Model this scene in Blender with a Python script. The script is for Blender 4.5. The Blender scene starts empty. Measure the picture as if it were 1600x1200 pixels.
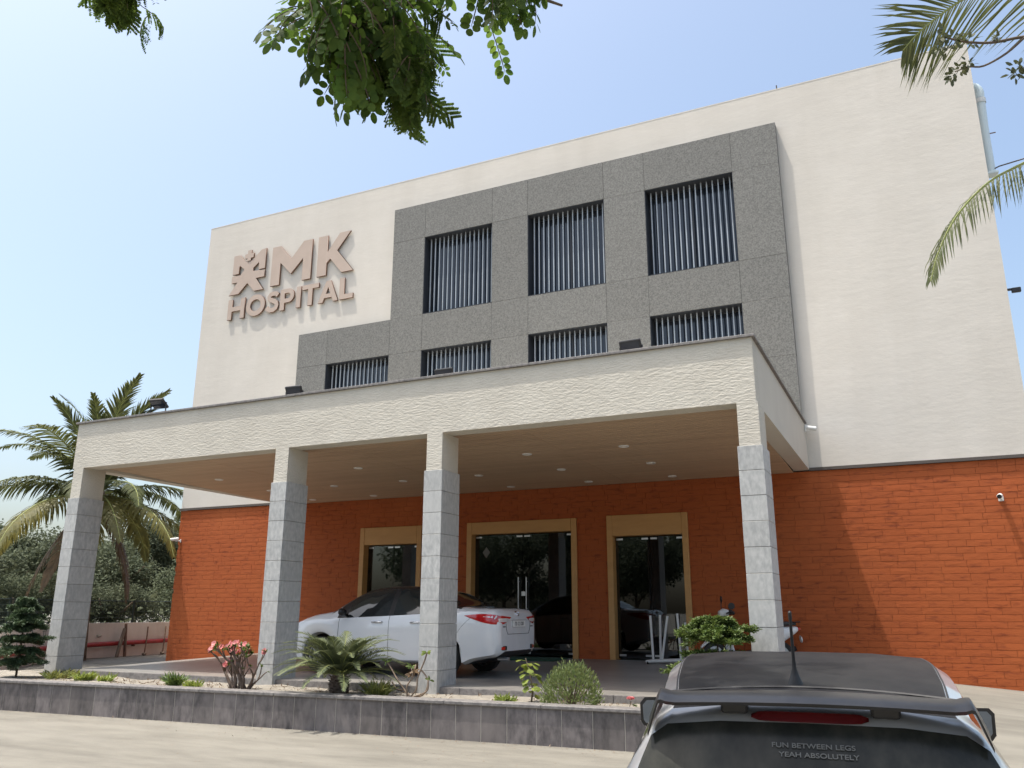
import bpy, math, random
from mathutils import Vector, Matrix, Euler
from math import radians, sin, cos, pi, sqrt, atan2

random.seed(7)
S = bpy.context.scene
COL = S.collection

# ------------------------------------------------------------------ camera
cam = bpy.data.cameras.new('camera')
cam.sensor_fit = 'HORIZONTAL'
cam.sensor_width = 36.0
cam.lens = 36.0 * 1296.66 / 1600.0
cam.clip_start = 0.05
cam.clip_end = 3000
camo = bpy.data.objects.new('camera', cam)
COL.objects.link(camo)
CAM = Vector((0.1432, -17.7207, 1.02))
_y, _p, _r = radians(25.326), radians(15.225), radians(0.143)
fw0 = Vector((-sin(_y), cos(_y), 0)); r0 = Vector((cos(_y), sin(_y), 0)); u0 = Vector((0, 0, 1))
fwd = fw0 * cos(_p) + u0 * sin(_p); up_ = fw0 * -sin(_p) + u0 * cos(_p)
rt = r0 * cos(_r) + up_ * sin(_r); up2 = r0 * -sin(_r) + up_ * cos(_r)
M = Matrix((rt, up2, -fwd)).transposed().to_4x4()
M.translation = CAM
camo.matrix_world = M
S.camera = camo

# ------------------------------------------------------------------ world, sun, exposure
SUN = Vector((-0.25, -0.157, 1.0)).normalized()        # towards the sun
w = bpy.data.worlds.new("World"); S.world = w; w.use_nodes = True
nt = w.node_tree
bg = nt.nodes['Background']
sky = nt.nodes.new('ShaderNodeTexSky'); sky.sky_type = 'NISHITA'; sky.sun_disc = False
sky.sun_elevation = math.asin(SUN.z); sky.sun_rotation = atan2(SUN.x, SUN.y)
sky.air_density = 1.0; sky.dust_density = 5.0; sky.ozone_density = 0.35; sky.altitude = 50
tint = nt.nodes.new('ShaderNodeMix'); tint.data_type = 'RGBA'; tint.blend_type = 'MULTIPLY'; tint.inputs[0].default_value = 1.0
tint.inputs[7].default_value = (0.995, 1.028, 1.0, 1)          # slight cyan cast of the hazy sky
nt.links.new(sky.outputs[0], tint.inputs[6]); nt.links.new(tint.outputs[2], bg.inputs[0])
bg.inputs[1].default_value = 0.15
sl = bpy.data.lights.new('sun', 'SUN'); sl.energy = 2.7; sl.angle = radians(0.55); sl.color = (1.0, 0.95, 0.87)
so = bpy.data.objects.new('sun', sl); COL.objects.link(so)
so.rotation_euler = SUN.to_track_quat('Z', 'Y').to_euler(); so.location = (-20, -20, 40)
S.view_settings.view_transform = 'Standard'; S.view_settings.look = 'None'
S.view_settings.gamma = 1.0; S.view_settings.use_curve_mapping = False
S.view_settings.exposure = 0.88
S.render.engine = 'CYCLES'
try:
    S.cycles.use_denoising = True
    S.cycles.max_bounces = 8; S.cycles.transparent_max_bounces = 16
except Exception: pass

# ------------------------------------------------------------------ materials
def mat(name, col, rough=.7, col2=None, var=(3, .5, (1, 1, 1)), bump=None, metal=0.0, spec=.5,
        rnd=0.0, coat=0.0, lo=.35, hi=.65, col3=None, var3=(.3, (1, 1, 1)), emit=None, bump2=None, detail=6, sheen=0):
    m = bpy.data.materials.new(name); m.use_nodes = True
    n = m.node_tree.nodes; L = m.node_tree.links
    b = n['Principled BSDF']
    b.inputs['Roughness'].default_value = rough; b.inputs['Metallic'].default_value = metal
    b.inputs['Specular IOR Level'].default_value = spec
    if coat:
        b.inputs['Coat Weight'].default_value = coat; b.inputs['Coat Roughness'].default_value = .04
    geo = n.new('ShaderNodeNewGeometry')
    def noise(scale, st, det=6):
        mp = n.new('ShaderNodeMapping'); mp.inputs['Scale'].default_value = st
        L.new(geo.outputs['Position'], mp.inputs['Vector'])
        t = n.new('ShaderNodeTexNoise'); t.inputs['Scale'].default_value = scale; t.inputs['Detail'].default_value = det
        t.inputs['Roughness'].default_value = .6
        L.new(mp.outputs[0], t.inputs['Vector']); return t
    src = None
    base = n.new('ShaderNodeRGB'); base.outputs[0].default_value = (*col, 1); src = base.outputs[0]
    if col2:
        t = noise(var[0], var[2], detail)
        rp = n.new('ShaderNodeMapRange'); rp.inputs[1].default_value = lo; rp.inputs[2].default_value = hi
        L.new(t.outputs[0], rp.inputs[0])
        mx = n.new('ShaderNodeMix'); mx.data_type = 'RGBA'
        mu = n.new('ShaderNodeMath'); mu.operation = 'MULTIPLY'; mu.inputs[1].default_value = var[1] * 2 if var[1] < .5 else 1
        L.new(rp.outputs[0], mu.inputs[0]); L.new(mu.outputs[0], mx.inputs[0])
        L.new(src, mx.inputs[6]); mx.inputs[7].default_value = (*col2, 1); src = mx.outputs[2]
    if col3:
        t = noise(var3[0], var3[1], 4)
        rp = n.new('ShaderNodeMapRange'); rp.inputs[1].default_value = .45; rp.inputs[2].default_value = .75
        L.new(t.outputs[0], rp.inputs[0])
        mx = n.new('ShaderNodeMix'); mx.data_type = 'RGBA'
        L.new(rp.outputs[0], mx.inputs[0]); L.new(src, mx.inputs[6]); mx.inputs[7].default_value = (*col3, 1); src = mx.outputs[2]
    if rnd:
        oi = n.new('ShaderNodeObjectInfo')
        mr = n.new('ShaderNodeMapRange'); mr.inputs[3].default_value = 1 - rnd; mr.inputs[4].default_value = 1 + rnd
        L.new(oi.outputs['Random'], mr.inputs[0])
        hs = n.new('ShaderNodeHueSaturation'); L.new(mr.outputs[0], hs.inputs['Value']); L.new(src, hs.inputs['Color']); src = hs.outputs[0]
    L.new(src, b.inputs['Base Color'])
    nrm = None
    for bp in (bump, bump2):
        if bp:
            t = noise(bp[0], bp[2], 8)
            bn = n.new('ShaderNodeBump'); bn.inputs['Strength'].default_value = bp[1]; bn.inputs['Distance'].default_value = bp[3]
            L.new(t.outputs[0], bn.inputs['Height'])
            if nrm: L.new(nrm, bn.inputs['Normal'])
            nrm = bn.outputs[0]
    if nrm: L.new(nrm, b.inputs['Normal'])
    if emit:
        b.inputs['Emission Color'].default_value = (*emit[:3], 1); b.inputs['Emission Strength'].default_value = emit[3]
    return m

def leafmat(name, col, col2, trans=.35, rough=.55, rnd=.15, scale=6):
    m = mat(name, col, rough, col2=col2, var=(scale, .5, (1, 1, 1)), rnd=rnd)
    n = m.node_tree.nodes; L = m.node_tree.links
    b = n['Principled BSDF']; out = n['Material Output']
    tr = n.new('ShaderNodeBsdfTranslucent'); mx = n.new('ShaderNodeMixShader'); mx.inputs[0].default_value = trans
    src = b.inputs['Base Color'].links[0].from_socket
    hs = n.new('ShaderNodeHueSaturation'); hs.inputs['Value'].default_value = 1.6; hs.inputs['Hue'].default_value = .485
    L.new(src, hs.inputs['Color']); L.new(hs.outputs[0], tr.inputs['Color'])
    L.new(b.outputs[0], mx.inputs[1]); L.new(tr.outputs[0], mx.inputs[2]); L.new(mx.outputs[0], out.inputs[0])
    return m

def glassmat(name, tint, rough=.02, trans=.3):
    m = bpy.data.materials.new(name); m.use_nodes = True
    n = m.node_tree.nodes; L = m.node_tree.links; n.remove(n['Principled BSDF']); out = n['Material Output']
    tr = n.new('ShaderNodeBsdfTransparent'); tr.inputs[0].default_value = (*[c * trans for c in tint], 1)
    gl = n.new('ShaderNodeBsdfGlossy'); gl.inputs['Roughness'].default_value = rough; gl.inputs[0].default_value = (.95, .97, 1, 1)
    fr = n.new('ShaderNodeFresnel'); fr.inputs[0].default_value = 1.75
    mx = n.new('ShaderNodeMixShader'); L.new(fr.outputs[0], mx.inputs[0]); L.new(tr.outputs[0], mx.inputs[1]); L.new(gl.outputs[0], mx.inputs[2])
    L.new(mx.outputs[0], out.inputs[0]); return m

MT = dict(
 white=mat('white_plaster', (.645, .605, .545), .85, (.61, .57, .51), (1.2, .5, (1, 1, 1)), bump=(1.3, .20, (.8, .8, 2.6), .03), bump2=(7, .25, (1, 1, 1.8), .010), col3=(.585, .545, .485), var3=(.9, (1, 1, .16))),
 fascia=mat('textured_fascia_paint', (.585, .55, .475), .9, (.53, .495, .425), (2, .5, (1, 1, 1)), bump=(24, .75, (.5, 1, 1.5), .022), bump2=(60, .4, (1, 1, 1), .006)),
 smooth=mat('smooth_cream_plaster', (.575, .54, .47), .85, (.54, .505, .44), (1.5, .5, (1, 1, 1)), bump=(14, .25, (1, 1, 1), .006)),
 granite=mat('flamed_dark_granite', (.215, .212, .198), .8, (.128, .127, .118), (36, .5, (1, 1, 1)), bump=(40, .2, (1, 1, 1), .006), rnd=.05, lo=.38, hi=.62, detail=3),
 tile=mat('grey_granite_tile', (.50, .50, .485), .6, (.34, .345, .34), (18, .5, (1, 1, .5)), bump=(60, .15, (1, 1, 1), .003), rnd=.07, col3=(.43, .43, .415), var3=(1.5, (1, 1, .6))),
 planter=mat('planter_granite_tile', (.165, .147, .145), .55, (.07, .063, .064), (11, .5, (1, 1, .5)), bump=(50, .2, (1, 1, 1), .004), rnd=.24, col3=(.215, .19, .18), var3=(1.8, (1, 1, .35))),
 coping=mat('granite_coping', (.23, .215, .205), .6, (.13, .122, .12), (18, .5, (1, 1, 1)), rnd=.06, bump=(40, .2, (1, 1, 1), .004)),
 brick=mat('terracotta_brick', (.385, .088, .020), .85, (.20, .038, .009), (7, .5, (.55, 1, 2.0)), bump=(9, .30, (.5, 1, 1.6), .015), bump2=(45, .2, (1, 1, 1), .004), rnd=.05, lo=.53, hi=.70, col3=(.43, .108, .026), var3=(.5, (1, 1, 1))),  # dark second tone paints the small shadows of the rough brick faces
 mortar=mat('brick_joint', (.36, .10, .035), .9, (.26, .06, .02), (6, .5, (1, 1, 1))),
 ledge=mat('dark_ledge', (.09, .075, .065), .7),
 tan=mat('tan_door_surround', (.55, .30, .105), .5, (.50, .265, .09), (2, .5, (1, 1, 4))),
 soffit=mat('soffit_plank', (.50, .36, .24), .55, (.44, .31, .205), (2, .5, (.3, 3, 1)), rnd=.05),
 dark=mat('dark_gap', (.02, .02, .02), .8),
 bar=mat('pale_metal_bar', (.40, .44, .48), .5, (.35, .39, .43), (4, .5, (1, 1, 1)), metal=.2),
 frame=mat('dark_window_frame', (.035, .04, .05), .4, (.03, .033, .04), (4, .5, (1, 1, 1))),
 winglass=mat('tinted_window_glass', (.012, .018, .03), .06, (.02, .028, .042), (.8, .5, (1, 1, .3)), spec=.6),
 letter=mat('rose_beige_letter', (.49, .385, .315), .5, (.46, .36, .29), (3, .5, (1, 1, 1)), metal=.0),
 letterside=mat('bronze_letter_side', (.20, .115, .08), .5, (.17, .095, .065), (3, .5, (1, 1, 1))),
 ground=mat('pale_concrete', (.21, .197, .165), .92, (.145, .135, .113), (1.6, .5, (.5, 1.6, 1)), bump=(5, .45, (.5, 1.6, 1), .03), bump2=(60, .4, (1, 1, 1), .008), col3=(.235, .222, .19), var3=(.45, (.5, 1.2, 1)), detail=10),
 porch=mat('porch_granite_floor', (.25, .235, .215), .38, (.19, .18, .165), (2.2, .5, (1, 3, 1)), bump=(30, .12, (1, 1, 1), .003), col3=(.30, .285, .26), var3=(.8, (1, 1, 1))),
 soil=mat('dry_soil', (.30, .275, .235), .95, (.22, .195, .16), (5, .5, (1, 1, 1)), bump=(20, .8, (1, 1, 1), .03)),
 wallpale=mat('boundary_wall_plaster', (.78, .75, .69), .9, (.68, .65, .59), (1.4, .5, (1, 1, .5)), bump=(8, .4, (1, 1, 1), .02), col3=(.58, .55, .49), var3=(.8, (1, 1, .3))),
 redpipe=mat('red_pipe_paint', (.40, .025, .03), .45, (.30, .03, .03), (4, .5, (1, 1, 1))),
 rust=mat('rusty_steel', (.13, .07, .05), .85, (.24, .15, .10), (8, .5, (1, 1, 1))),
 timber=mat('weathered_timber', (.25, .19, .14), .9, (.16, .12, .09), (6, .5, (3, 3, .6))),
 fence=mat('dark_green_fence_paint', (.02, .035, .03), .6, (.03, .045, .035), (4, .5, (1, 1, 1))),
 black=mat('black_plastic', (.018, .018, .02), .45, (.026, .026, .028), (9, .5, (1, 1, 1))),
 glossblack=mat('gloss_black', (.012, .012, .014), .28, (.02, .02, .022), (9, .5, (1, 1, 1)), spec=.35, coat=.12),
 wrap=mat('dusty_black_roof_wrap', (.011, .0115, .0135), .42, (.019, .019, .021), (9, .5, (1, 1, 1)), bump=(45, .12, (1, 1, 1), .002), col3=(.024, .024, .024), var3=(3.5, (1, 1, 1)), spec=.10),
 rubber=mat('tyre_rubber', (.022, .021, .02), .85, (.035, .033, .03), (12, .5, (1, 1, 1))),
 alloy=mat('alloy_rim', (.42, .43, .44), .35, (.36, .37, .38), (5, .5, (1, 1, 1)), metal=.7),
 carwhite=mat('white_car_paint', (.74, .755, .77), .25, (.70, .715, .73), (2, .5, (1, 1, 1)), coat=1.0),
 carsilver=mat('silver_car_paint', (.50, .51, .52), .32, (.45, .46, .47), (3, .5, (1, 1, 1)), coat=.8, metal=.35),
 carglass=mat('tinted_car_glass', (.012, .016, .018), .04, (.018, .022, .024), (2, .5, (1, 1, 1)), spec=.8),
 dustglass=mat('dusty_rear_glass', (.020, .022, .019), .20, (.045, .044, .036), (13, .5, (1, 1, .6)), spec=.22, col3=(.010, .011, .010), var3=(5, (1, 1, .5)), detail=12),
 redlens=mat('red_lamp_lens', (.55, .010, .012), .12, (.42, .008, .010), (9, .5, (1, 1, 1)), coat=1),
 darkred=mat('dark_red_brake_lens', (.10, .006, .008), .25, (.13, .008, .01), (9, .5, (1, 1, 1)), coat=.5),
 clearlens=mat('clear_lamp_lens', (.75, .72, .70), .12, (.6, .57, .56), (20, .5, (1, 1, 1)), coat=1),
 chrome=mat('chrome', (.75, .76, .78), .12, metal=1.0),
 steel=mat('brushed_steel', (.62, .63, .64), .3, (.55, .56, .57), (8, .5, (1, 1, 1)), metal=.9),
 whiteplastic=mat('white_plastic', (.78, .78, .76), .4, (.72, .72, .70), (4, .5, (1, 1, 1))),
 whitepipe=mat('white_enamel_pipe', (.72, .72, .70), .35, (.62, .62, .60), (5, .5, (1, 1, 1))),
 bluepipe=mat('pale_blue_pipe', (.60, .71, .74), .4, (.68, .76, .78), (2, .5, (1, 1, 1))),
 mirror=mat('mirror_glass', (.16, .19, .24), .05, metal=1.0),
 ink=mat('black_ink', (.02, .02, .02), .6),
 sticker=mat('pale_sticker_ink', (.16, .16, .15), .8),
 mat_green=mat('green_door_mat', (.012, .06, .04), .95, (.02, .085, .055), (40, .5, (1, 1, 1))),
 room=mat('room_wall', (.30, .30, .27), .9, (.26, .26, .235), (2, .5, (1, 1, 1))),
 lampglass=mat('unlit_lamp_diffuser', (.80, .74, .66), .4, (.76, .70, .62), (9, .5, (1, 1, 1))),
 bark=mat('grey_brown_bark', (.16, .12, .085), .95, (.10, .075, .055), (9, .5, (1, 1, .3)), bump=(20, .6, (1, 1, .4), .02)),
 palmbark=mat('palm_trunk_bark', (.24, .19, .14), .95, (.15, .115, .085), (5, .5, (1, 1, 6)), bump=(6, .8, (1, 1, 5), .03)),
 adenbark=mat('dark_stem_bark', (.10, .07, .055), .9, (.16, .12, .095), (14, .5, (1, 1, 1))),
 rachis=mat('frond_rib', (.30, .33, .10), .6, (.24, .26, .08), (5, .5, (1, 1, 1))),
 palmleaf=leafmat('palm_leaflet', (.060, .078, .026), (.10, .112, .04), .28, rough=.75),
 palmyellow=leafmat('yellowing_palm_leaflet', (.17, .155, .04), (.12, .12, .035), .30),
 palmbrown=leafmat('dead_palm_leaflet', (.20, .125, .06), (.13, .085, .045), .15),
 treeleaf=leafmat('pinnate_leaf', (.036, .086, .014), (.085, .14, .022), .5, rough=.7, rnd=.35),
 fineleaf=leafmat('feathery_leaf', (.045, .092, .016), (.09, .135, .024), .5, rough=.75, rnd=.25),
 bgleaf=leafmat('distant_leaf', (.070, .088, .052), (.105, .122, .072), .2, rough=.95, rnd=.2, scale=1.1),  # greens lightened to put the distance haze into the leaf colour
 conleaf=leafmat('conifer_needle', (.075, .125, .03), (.11, .155, .035), .2, rnd=.12, scale=9),
 bluecon=leafmat('bluish_conifer_needle', (.055, .095, .045), (.085, .125, .06), .15, rnd=.12, scale=9),
 cycadleaf=leafmat('cycad_leaflet', (.065, .09, .04), (.12, .14, .07), .15, rnd=.1),
 bushleaf=leafmat('bush_leaf', (.12, .17, .05), (.19, .23, .085), .25, rnd=.1, scale=12),
 limeleaf=leafmat('lime_leaf', (.22, .27, .05), (.16, .22, .04), .3, rnd=.1),
 grass=leafmat('grass_blade', (.14, .18, .04), (.20, .20, .06), .3, rnd=.15),
 pink=leafmat('pink_petal', (.55, .16, .17), (.62, .27, .25), .3, rnd=.1, scale=20),
 twigleaf=leafmat('dark_twig_leaf', (.06, .075, .035), (.10, .11, .05), .2),
)
# ------------------------------------------------------------------ mesh helpers
class MB:
    def __init__(s): s.v = []; s.f = []; s.mi = []; s.k = 0
    def add(s, vs, fs, k=None):
        o = len(s.v); s.v += [tuple(q) for q in vs]; s.f += [tuple(i + o for i in f) for f in fs]
        s.mi += [s.k if k is None else k] * len(fs); return s
    def box(s, x0, x1, y0, y1, z0, z1, k=None):
        return s.add([(x0, y0, z0), (x1, y0, z0), (x1, y1, z0), (x0, y1, z0), (x0, y0, z1), (x1, y0, z1), (x1, y1, z1), (x0, y1, z1)],
                     [(0, 3, 2, 1), (4, 5, 6, 7), (0, 1, 5, 4), (1, 2, 6, 5), (2, 3, 7, 6), (3, 0, 4, 7)], k)
    def bbox(s, x0, x1, y0, y1, z0, z1, c=.01, k=None):      # box with chamfered vertical/front edges
        a = [(x0 + c, y0), (x1 - c, y0), (x1, y0 + c), (x1, y1 - c), (x1 - c, y1), (x0 + c, y1), (x0, y1 - c), (x0, y0 + c)]
        ai = [(x + (c if x < (x0 + x1) / 2 else -c) * .7, y + (c if y < (y0 + y1) / 2 else -c) * .7) for x, y in a]
        vs = [(x, y, z0) for x, y in ai] + [(x, y, z0 + c) for x, y in a] + [(x, y, z1 - c) for x, y in a] + [(x, y, z1) for x, y in ai]
        fs = [tuple(range(7, -1, -1)), tuple(range(24, 32))]
        for r in range(3):
            for i in range(8): fs.append((r * 8 + i, r * 8 + (i + 1) % 8, r * 8 + 8 + (i + 1) % 8, r * 8 + 8 + i))
        return s.add(vs, fs, k)
    def tube(s, pts, rad, n=8, cap=True, k=None):
        pts = [Vector(p) for p in pts]
        if not hasattr(rad, '__len__'): rad = [rad] * len(pts)
        o = []; fs = []; pv = None
        for i, p in enumerate(pts):
            t = (pts[min(i + 1, len(pts) - 1)] - pts[max(i - 1, 0)]).normalized()
            if pv is None:
                a = Vector((0, 0, 1)) if abs(t.z) < .9 else Vector((1, 0, 0))
                pv = t.cross(a).normalized()
            else:
                pv = (pv - t * pv.dot(t)).normalized()
            b = t.cross(pv)
            for j in range(n):
                an = 2 * pi * j / n; o.append(p + (pv * cos(an) + b * sin(an)) * rad[i])
        for i in range(len(pts) - 1):
            for j in range(n): fs.append((i * n + j, i * n + (j + 1) % n, (i + 1) * n + (j + 1) % n, (i + 1) * n + j))
        if cap: fs += [tuple(range(n - 1, -1, -1)), tuple(range((len(pts) - 1) * n, len(pts) * n))]
        return s.add(o, fs, k)
    def cyl(s, c, ax, r, h, n=16, k=None):
        c = Vector(c); ax = Vector(ax).normalized(); return s.tube([c - ax * h / 2, c + ax * h / 2], r, n, True, k)
    def lathe(s, c, ax, prof, n=24, k=None):      # prof: (r, h) along ax
        c = Vector(c); ax = Vector(ax).normalized(); a = Vector((0, 0, 1)) if abs(ax.z) < .9 else Vector((1, 0, 0))
        u = ax.cross(a).normalized(); v_ = ax.cross(u); o = []; fs = []
        for r, h in prof:
            for j in range(n):
                an = 2 * pi * j / n; o.append(c + ax * h + (u * cos(an) + v_ * sin(an)) * r)
        for i in range(len(prof) - 1):
            for j in range(n): fs.append((i * n + j, i * n + (j + 1) % n, (i + 1) * n + (j + 1) % n, (i + 1) * n + j))
        return s.add(o, fs, k)
    def prism(s, poly, f0, f1, k=None):            # poly: list of 2-D points, f0/f1 map (a,b) -> 3-D
        n = len(poly); vs = [f0(*p) for p in poly] + [f1(*p) for p in poly]
        fs = [tuple(range(n - 1, -1, -1)), tuple(range(n, 2 * n))] + [(i, (i + 1) % n, n + (i + 1) % n, n + i) for i in range(n)]
        return s.add(vs, fs, k)
    def ball(s, c, r, sc=(1, 1, 1), n=8, m=6, k=None):
        o = []; fs = []
        for i in range(m + 1):
            th = pi * i / m
            for j in range(n):
                ph = 2 * pi * j / n
                o.append((c[0] + r * sc[0] * sin(th) * cos(ph), c[1] + r * sc[1] * sin(th) * sin(ph), c[2] + r * sc[2] * cos(th)))
        for i in range(m):
            for j in range(n): fs.append((i * n + j, (i + 1) * n + j, (i + 1) * n + (j + 1) % n, i * n + (j + 1) % n))
        return s.add(o, fs, k)
    def leaf(s, p, d, nrm, L, W, k=None, bend=.15, tip=.5):
        d = Vector(d).normalized(); nrm = Vector(nrm); sd = d.cross(nrm)
        if sd.length < 1e-4: sd = d.cross(Vector((1, .3, .2)))
        sd.normalize(); nn = sd.cross(d); p = Vector(p)
        vs = [p, p + d * L * .35 + sd * W * .5 + nn * L * .03, p + d * L * .75 + sd * W * tip * .8 - nn * L * bend * .4, p + d * L - nn * L * bend,
              p + d * L * .75 - sd * W * tip * .8 - nn * L * bend * .4, p + d * L * .35 - sd * W * .5 + nn * L * .03]
        return s.add(vs, [(0, 1, 2, 5), (5, 2, 3, 4)] if False else [(0, 1, 5), (1, 2, 4, 5), (2, 3, 4)], k)
    def mesh(s, name, mats, smooth=False):
        me = bpy.data.meshes.new(name); me.from_pydata(s.v, [], s.f)
        if not isinstance(mats, (list, tuple)): mats = [mats]
        for m in mats: me.materials.append(m)
        if len(mats) > 1: me.polygons.foreach_set('material_index', s.mi)
        if smooth is True: me.polygons.foreach_set('use_smooth', [True] * len(s.f))
        elif smooth: 
            me.polygons.foreach_set('use_smooth', [True] * len(s.f))
            try: me.set_sharp_from_angle(angle=radians(smooth))
            except Exception: pass
        me.update(); return me
    def build(s, name, mats, parent=None, smooth=False, loc=None, rot=None):
        return link(name, s.mesh(name, mats, smooth), parent, loc, rot)

def link(name, me, parent=None, loc=None, rot=None, scale=None):
    o = bpy.data.objects.new(name, me); COL.objects.link(o)
    if parent: o.parent = parent
    if loc is not None: o.location = loc
    if rot is not None: o.rotation_euler = rot
    if scale is not None: o.scale = scale
    return o
def tag(o, label=None, cat=None, group=None, kind=None):
    if label: o['label'] = label
    if cat: o['category'] = cat
    if group: o['group'] = group
    if kind: o['kind'] = kind
    return o
def thing(name, label, cat, loc=(0, 0, 0), rz=0, group=None):
    o = bpy.data.objects.new(name, None); o.empty_display_size = .2; COL.objects.link(o)
    o.location = loc; o.rotation_euler = (0, 0, rz); return tag(o, label, cat, group)
def copy_tree(o, parent=None):
    c = o.copy(); COL.objects.link(c)
    if parent: c.parent = parent
    for ch in list(o.children): copy_tree(ch, c)
    return c
def lerp(a, b, t): return a + (b - a) * t
def interp(x, ks):
    if x <= ks[0][0]: return ks[0][1]
    for (a, b), (c, d) in zip(ks, ks[1:]):
        if x <= c:
            t = (x - a) / (c - a); return b + (d - b) * t
    return ks[-1][1]
def sinterp(x, ks):       # smooth monotone-ish interpolation
    n = len(ks)
    if x <= ks[0][0]: return ks[0][1]
    if x >= ks[-1][0]: return ks[-1][1]
    for i in range(n - 1):
        if x <= ks[i + 1][0]:
            x0, y0 = ks[i]; x1, y1 = ks[i + 1]; h = x1 - x0; dl = (y1 - y0) / h
            def tang(j):
                if j == 0: return (ks[1][1] - ks[0][1]) / (ks[1][0] - ks[0][0])
                if j == n - 1: return (ks[-1][1] - ks[-2][1]) / (ks[-1][0] - ks[-2][0])
                a = (ks[j][1] - ks[j - 1][1]) / (ks[j][0] - ks[j - 1][0]); b = (ks[j + 1][1] - ks[j][1]) / (ks[j + 1][0] - ks[j][0])
                return 0 if a * b <= 0 else 2 * a * b / (a + b)
            m0, m1 = tang(i), tang(i + 1); t = (x - x0) / h
            return (2*t**3-3*t*t+1)*y0 + (t**3-2*t*t+t)*h*m0 + (-2*t**3+3*t*t)*y1 + (t**3-t*t)*h*m1
def smoothstep(a, b, x):
    t = max(0, min(1, (x - a) / (b - a))); return t * t * (3 - 2 * t)
def catmull(P, n=6):
    P = [Vector(p) for p in P]; Q = [P[0] * 2 - P[1]] + P + [P[-1] * 2 - P[-2]]; out = []
    for i in range(1, len(Q) - 2):
        for k in range(n):
            t = k / n; a, b, c, d = Q[i - 1:i + 3]
            out.append(.5 * ((2 * b) + (c - a) * t + (2 * a - 5 * b + 4 * c - d) * t * t + (3 * b - a - 3 * c + d) * t ** 3))
    out.append(P[-1]); return out

# ------------------------------------------------------------------ ground
XL, XR, ZT, ZB = -18.809, 2.388, 12.6325, 3.787
CXL, CXR, CD = -15.1485, -1.545, 6.359
def lot(y): return -.6 - .045 * max(0, min(3.4, -11.2 - y))
def wallz(x):                                   # ground height along the foot of the facade
    if x > -2.5: return max(-.50, -.079 * (x + 2.5))
    if x < -14.5: return max(-.42, .086 * (x + 14.5))
    return 0.0
def porchz(x, y): return wallz(x) - .0157 * max(0, min(7, -y))
def planter_y(x): return -7.54 + (-.0555) * (-x - 5.0) - .06           # front face of the planter wall
def gz(x, y):
    if y > 0: return wallz(x) if y < 6 else lerp(wallz(x), -.42, min(1, (y - 6) / 6))
    inner = porchz(x, y)
    ly = lot(y)
    f = smoothstep(-5.5, -9.0, y)
    if x > -2.2: return lerp(inner, ly, f)
    if x < -15.5: return lerp(inner, ly, f)
    return inner if y > -6.28 else ly
def porch_inside(x, y): return -15.6 < x < -1.35 and -6.30 < y < 0
g = MB()
xs = [-400, -200, -100, -60, -40] + [-30 + i * .5 for i in range(int(45 / .5) + 1)] + [20, 30, 60, 100, 200, 400]
ys = [-400, -200, -100, -60, -40] + [-25 + i * .25 for i in range(int(37 / .25) + 1)] + [20, 40, 80, 200, 400]
for y in ys:
    for x in xs:
        z = gz(x, y)
        if -15.3 < x < -1.4 and y > -7.35 and y < .3: z -= .12
        g.v.append((x, y, z))
nx = len(xs)
for j in range(len(ys) - 1):
    for i in range(nx - 1):
        g.f.append((j * nx + i, j * nx + i + 1, (j + 1) * nx + i + 1, (j + 1) * nx + i)); g.mi.append(0)
tag(g.build('ground', MT['ground'], smooth=True), kind='structure')
# porch floor: a slab whose front edge is a low riser
p = MB(); pxs = [-15.6 + i * .25 for i in range(58)]; pys = [-6.28, -5, -4, -3, -2, -1, -.02]
pxs[-1] = -1.35
for y in pys:
    for x in pxs: p.v.append((x, y, porchz(x, y) + .004))
n_ = len(pxs)
for j in range(len(pys) - 1):
    for i in range(n_ - 1): p.f.append((j * n_ + i, j * n_ + i + 1, (j + 1) * n_ + i + 1, (j + 1) * n_ + i)); p.mi.append(0)
tag(p.build('porch_floor', MT['porch'], smooth=True), kind='structure')
p = MB()
for a in range(12):
    x0 = -15.6 + a * 14.25 / 12; x1 = x0 + 14.25 / 12 - .006
    p.bbox(x0, x1, -6.30, -6.281, -.30, porchz(x0, -6.28) + .002, .004)
tag(p.build('porch_edge', MT['coping']), kind='structure')

# ------------------------------------------------------------------ hospital building
HB = Vector((-8.2, 0, 0))
bld = thing('hospital_building', 'large white hospital block with brick ground floor and dark granite window panel', 'building', HB)
def bpart(mb, name, m, parent=bld, smooth=False):
    mb.v = [(x - HB.x, y - HB.y, z - HB.z) for x, y, z in mb.v]
    return mb.build(name, m, parent, smooth)
PT = .18
wins = [(-10.764, -8.738, 8.509, 10.70), (-7.729, -5.699, 8.509, 10.70), (-4.673, -2.604, 8.509, 10.70),
        (-13.81, -11.765, 6.2, 7.508), (-10.764, -8.738, 6.2, 7.508), (-7.729, -5.699, 6.2, 7.508), (-4.673, -2.604, 6.2, 7.508)]
def in_win(xm, zm): return any(a < xm < b and c < zm < d for a, b, c, d in wins)
gx = sorted({XL, XR, *[v_ for q in wins for v_ in q[:2]]}); gzv = sorted({ZB, ZT - .0, *[v_ for q in wins for v_ in q[2:]]})
m_ = MB()
for a, b in zip(gx, gx[1:]):
    for c, d in zip(gzv, gzv[1:]):
        if not in_win((a + b) / 2, (c + d) / 2): m_.box(a, b, 0, .35, c, d)
bpart(m_, 'white_wall', MT['white'])
m_ = MB(); m_.box(XL, XL + .3, .352, 16, ZB, ZT); m_.box(XR - .3, XR, .352, 16, ZB, ZT); m_.box(XL + .302, XR - .302, 15.7, 16, ZB, ZT)
bpart(m_, 'side_wall', MT['white'])
m_ = MB(); m_.box(XL + .3, XR - .3, .352, 15.7, ZT - .8, ZT - .6); bpart(m_, 'roof', MT['coping'])
m_ = MB()
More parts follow.
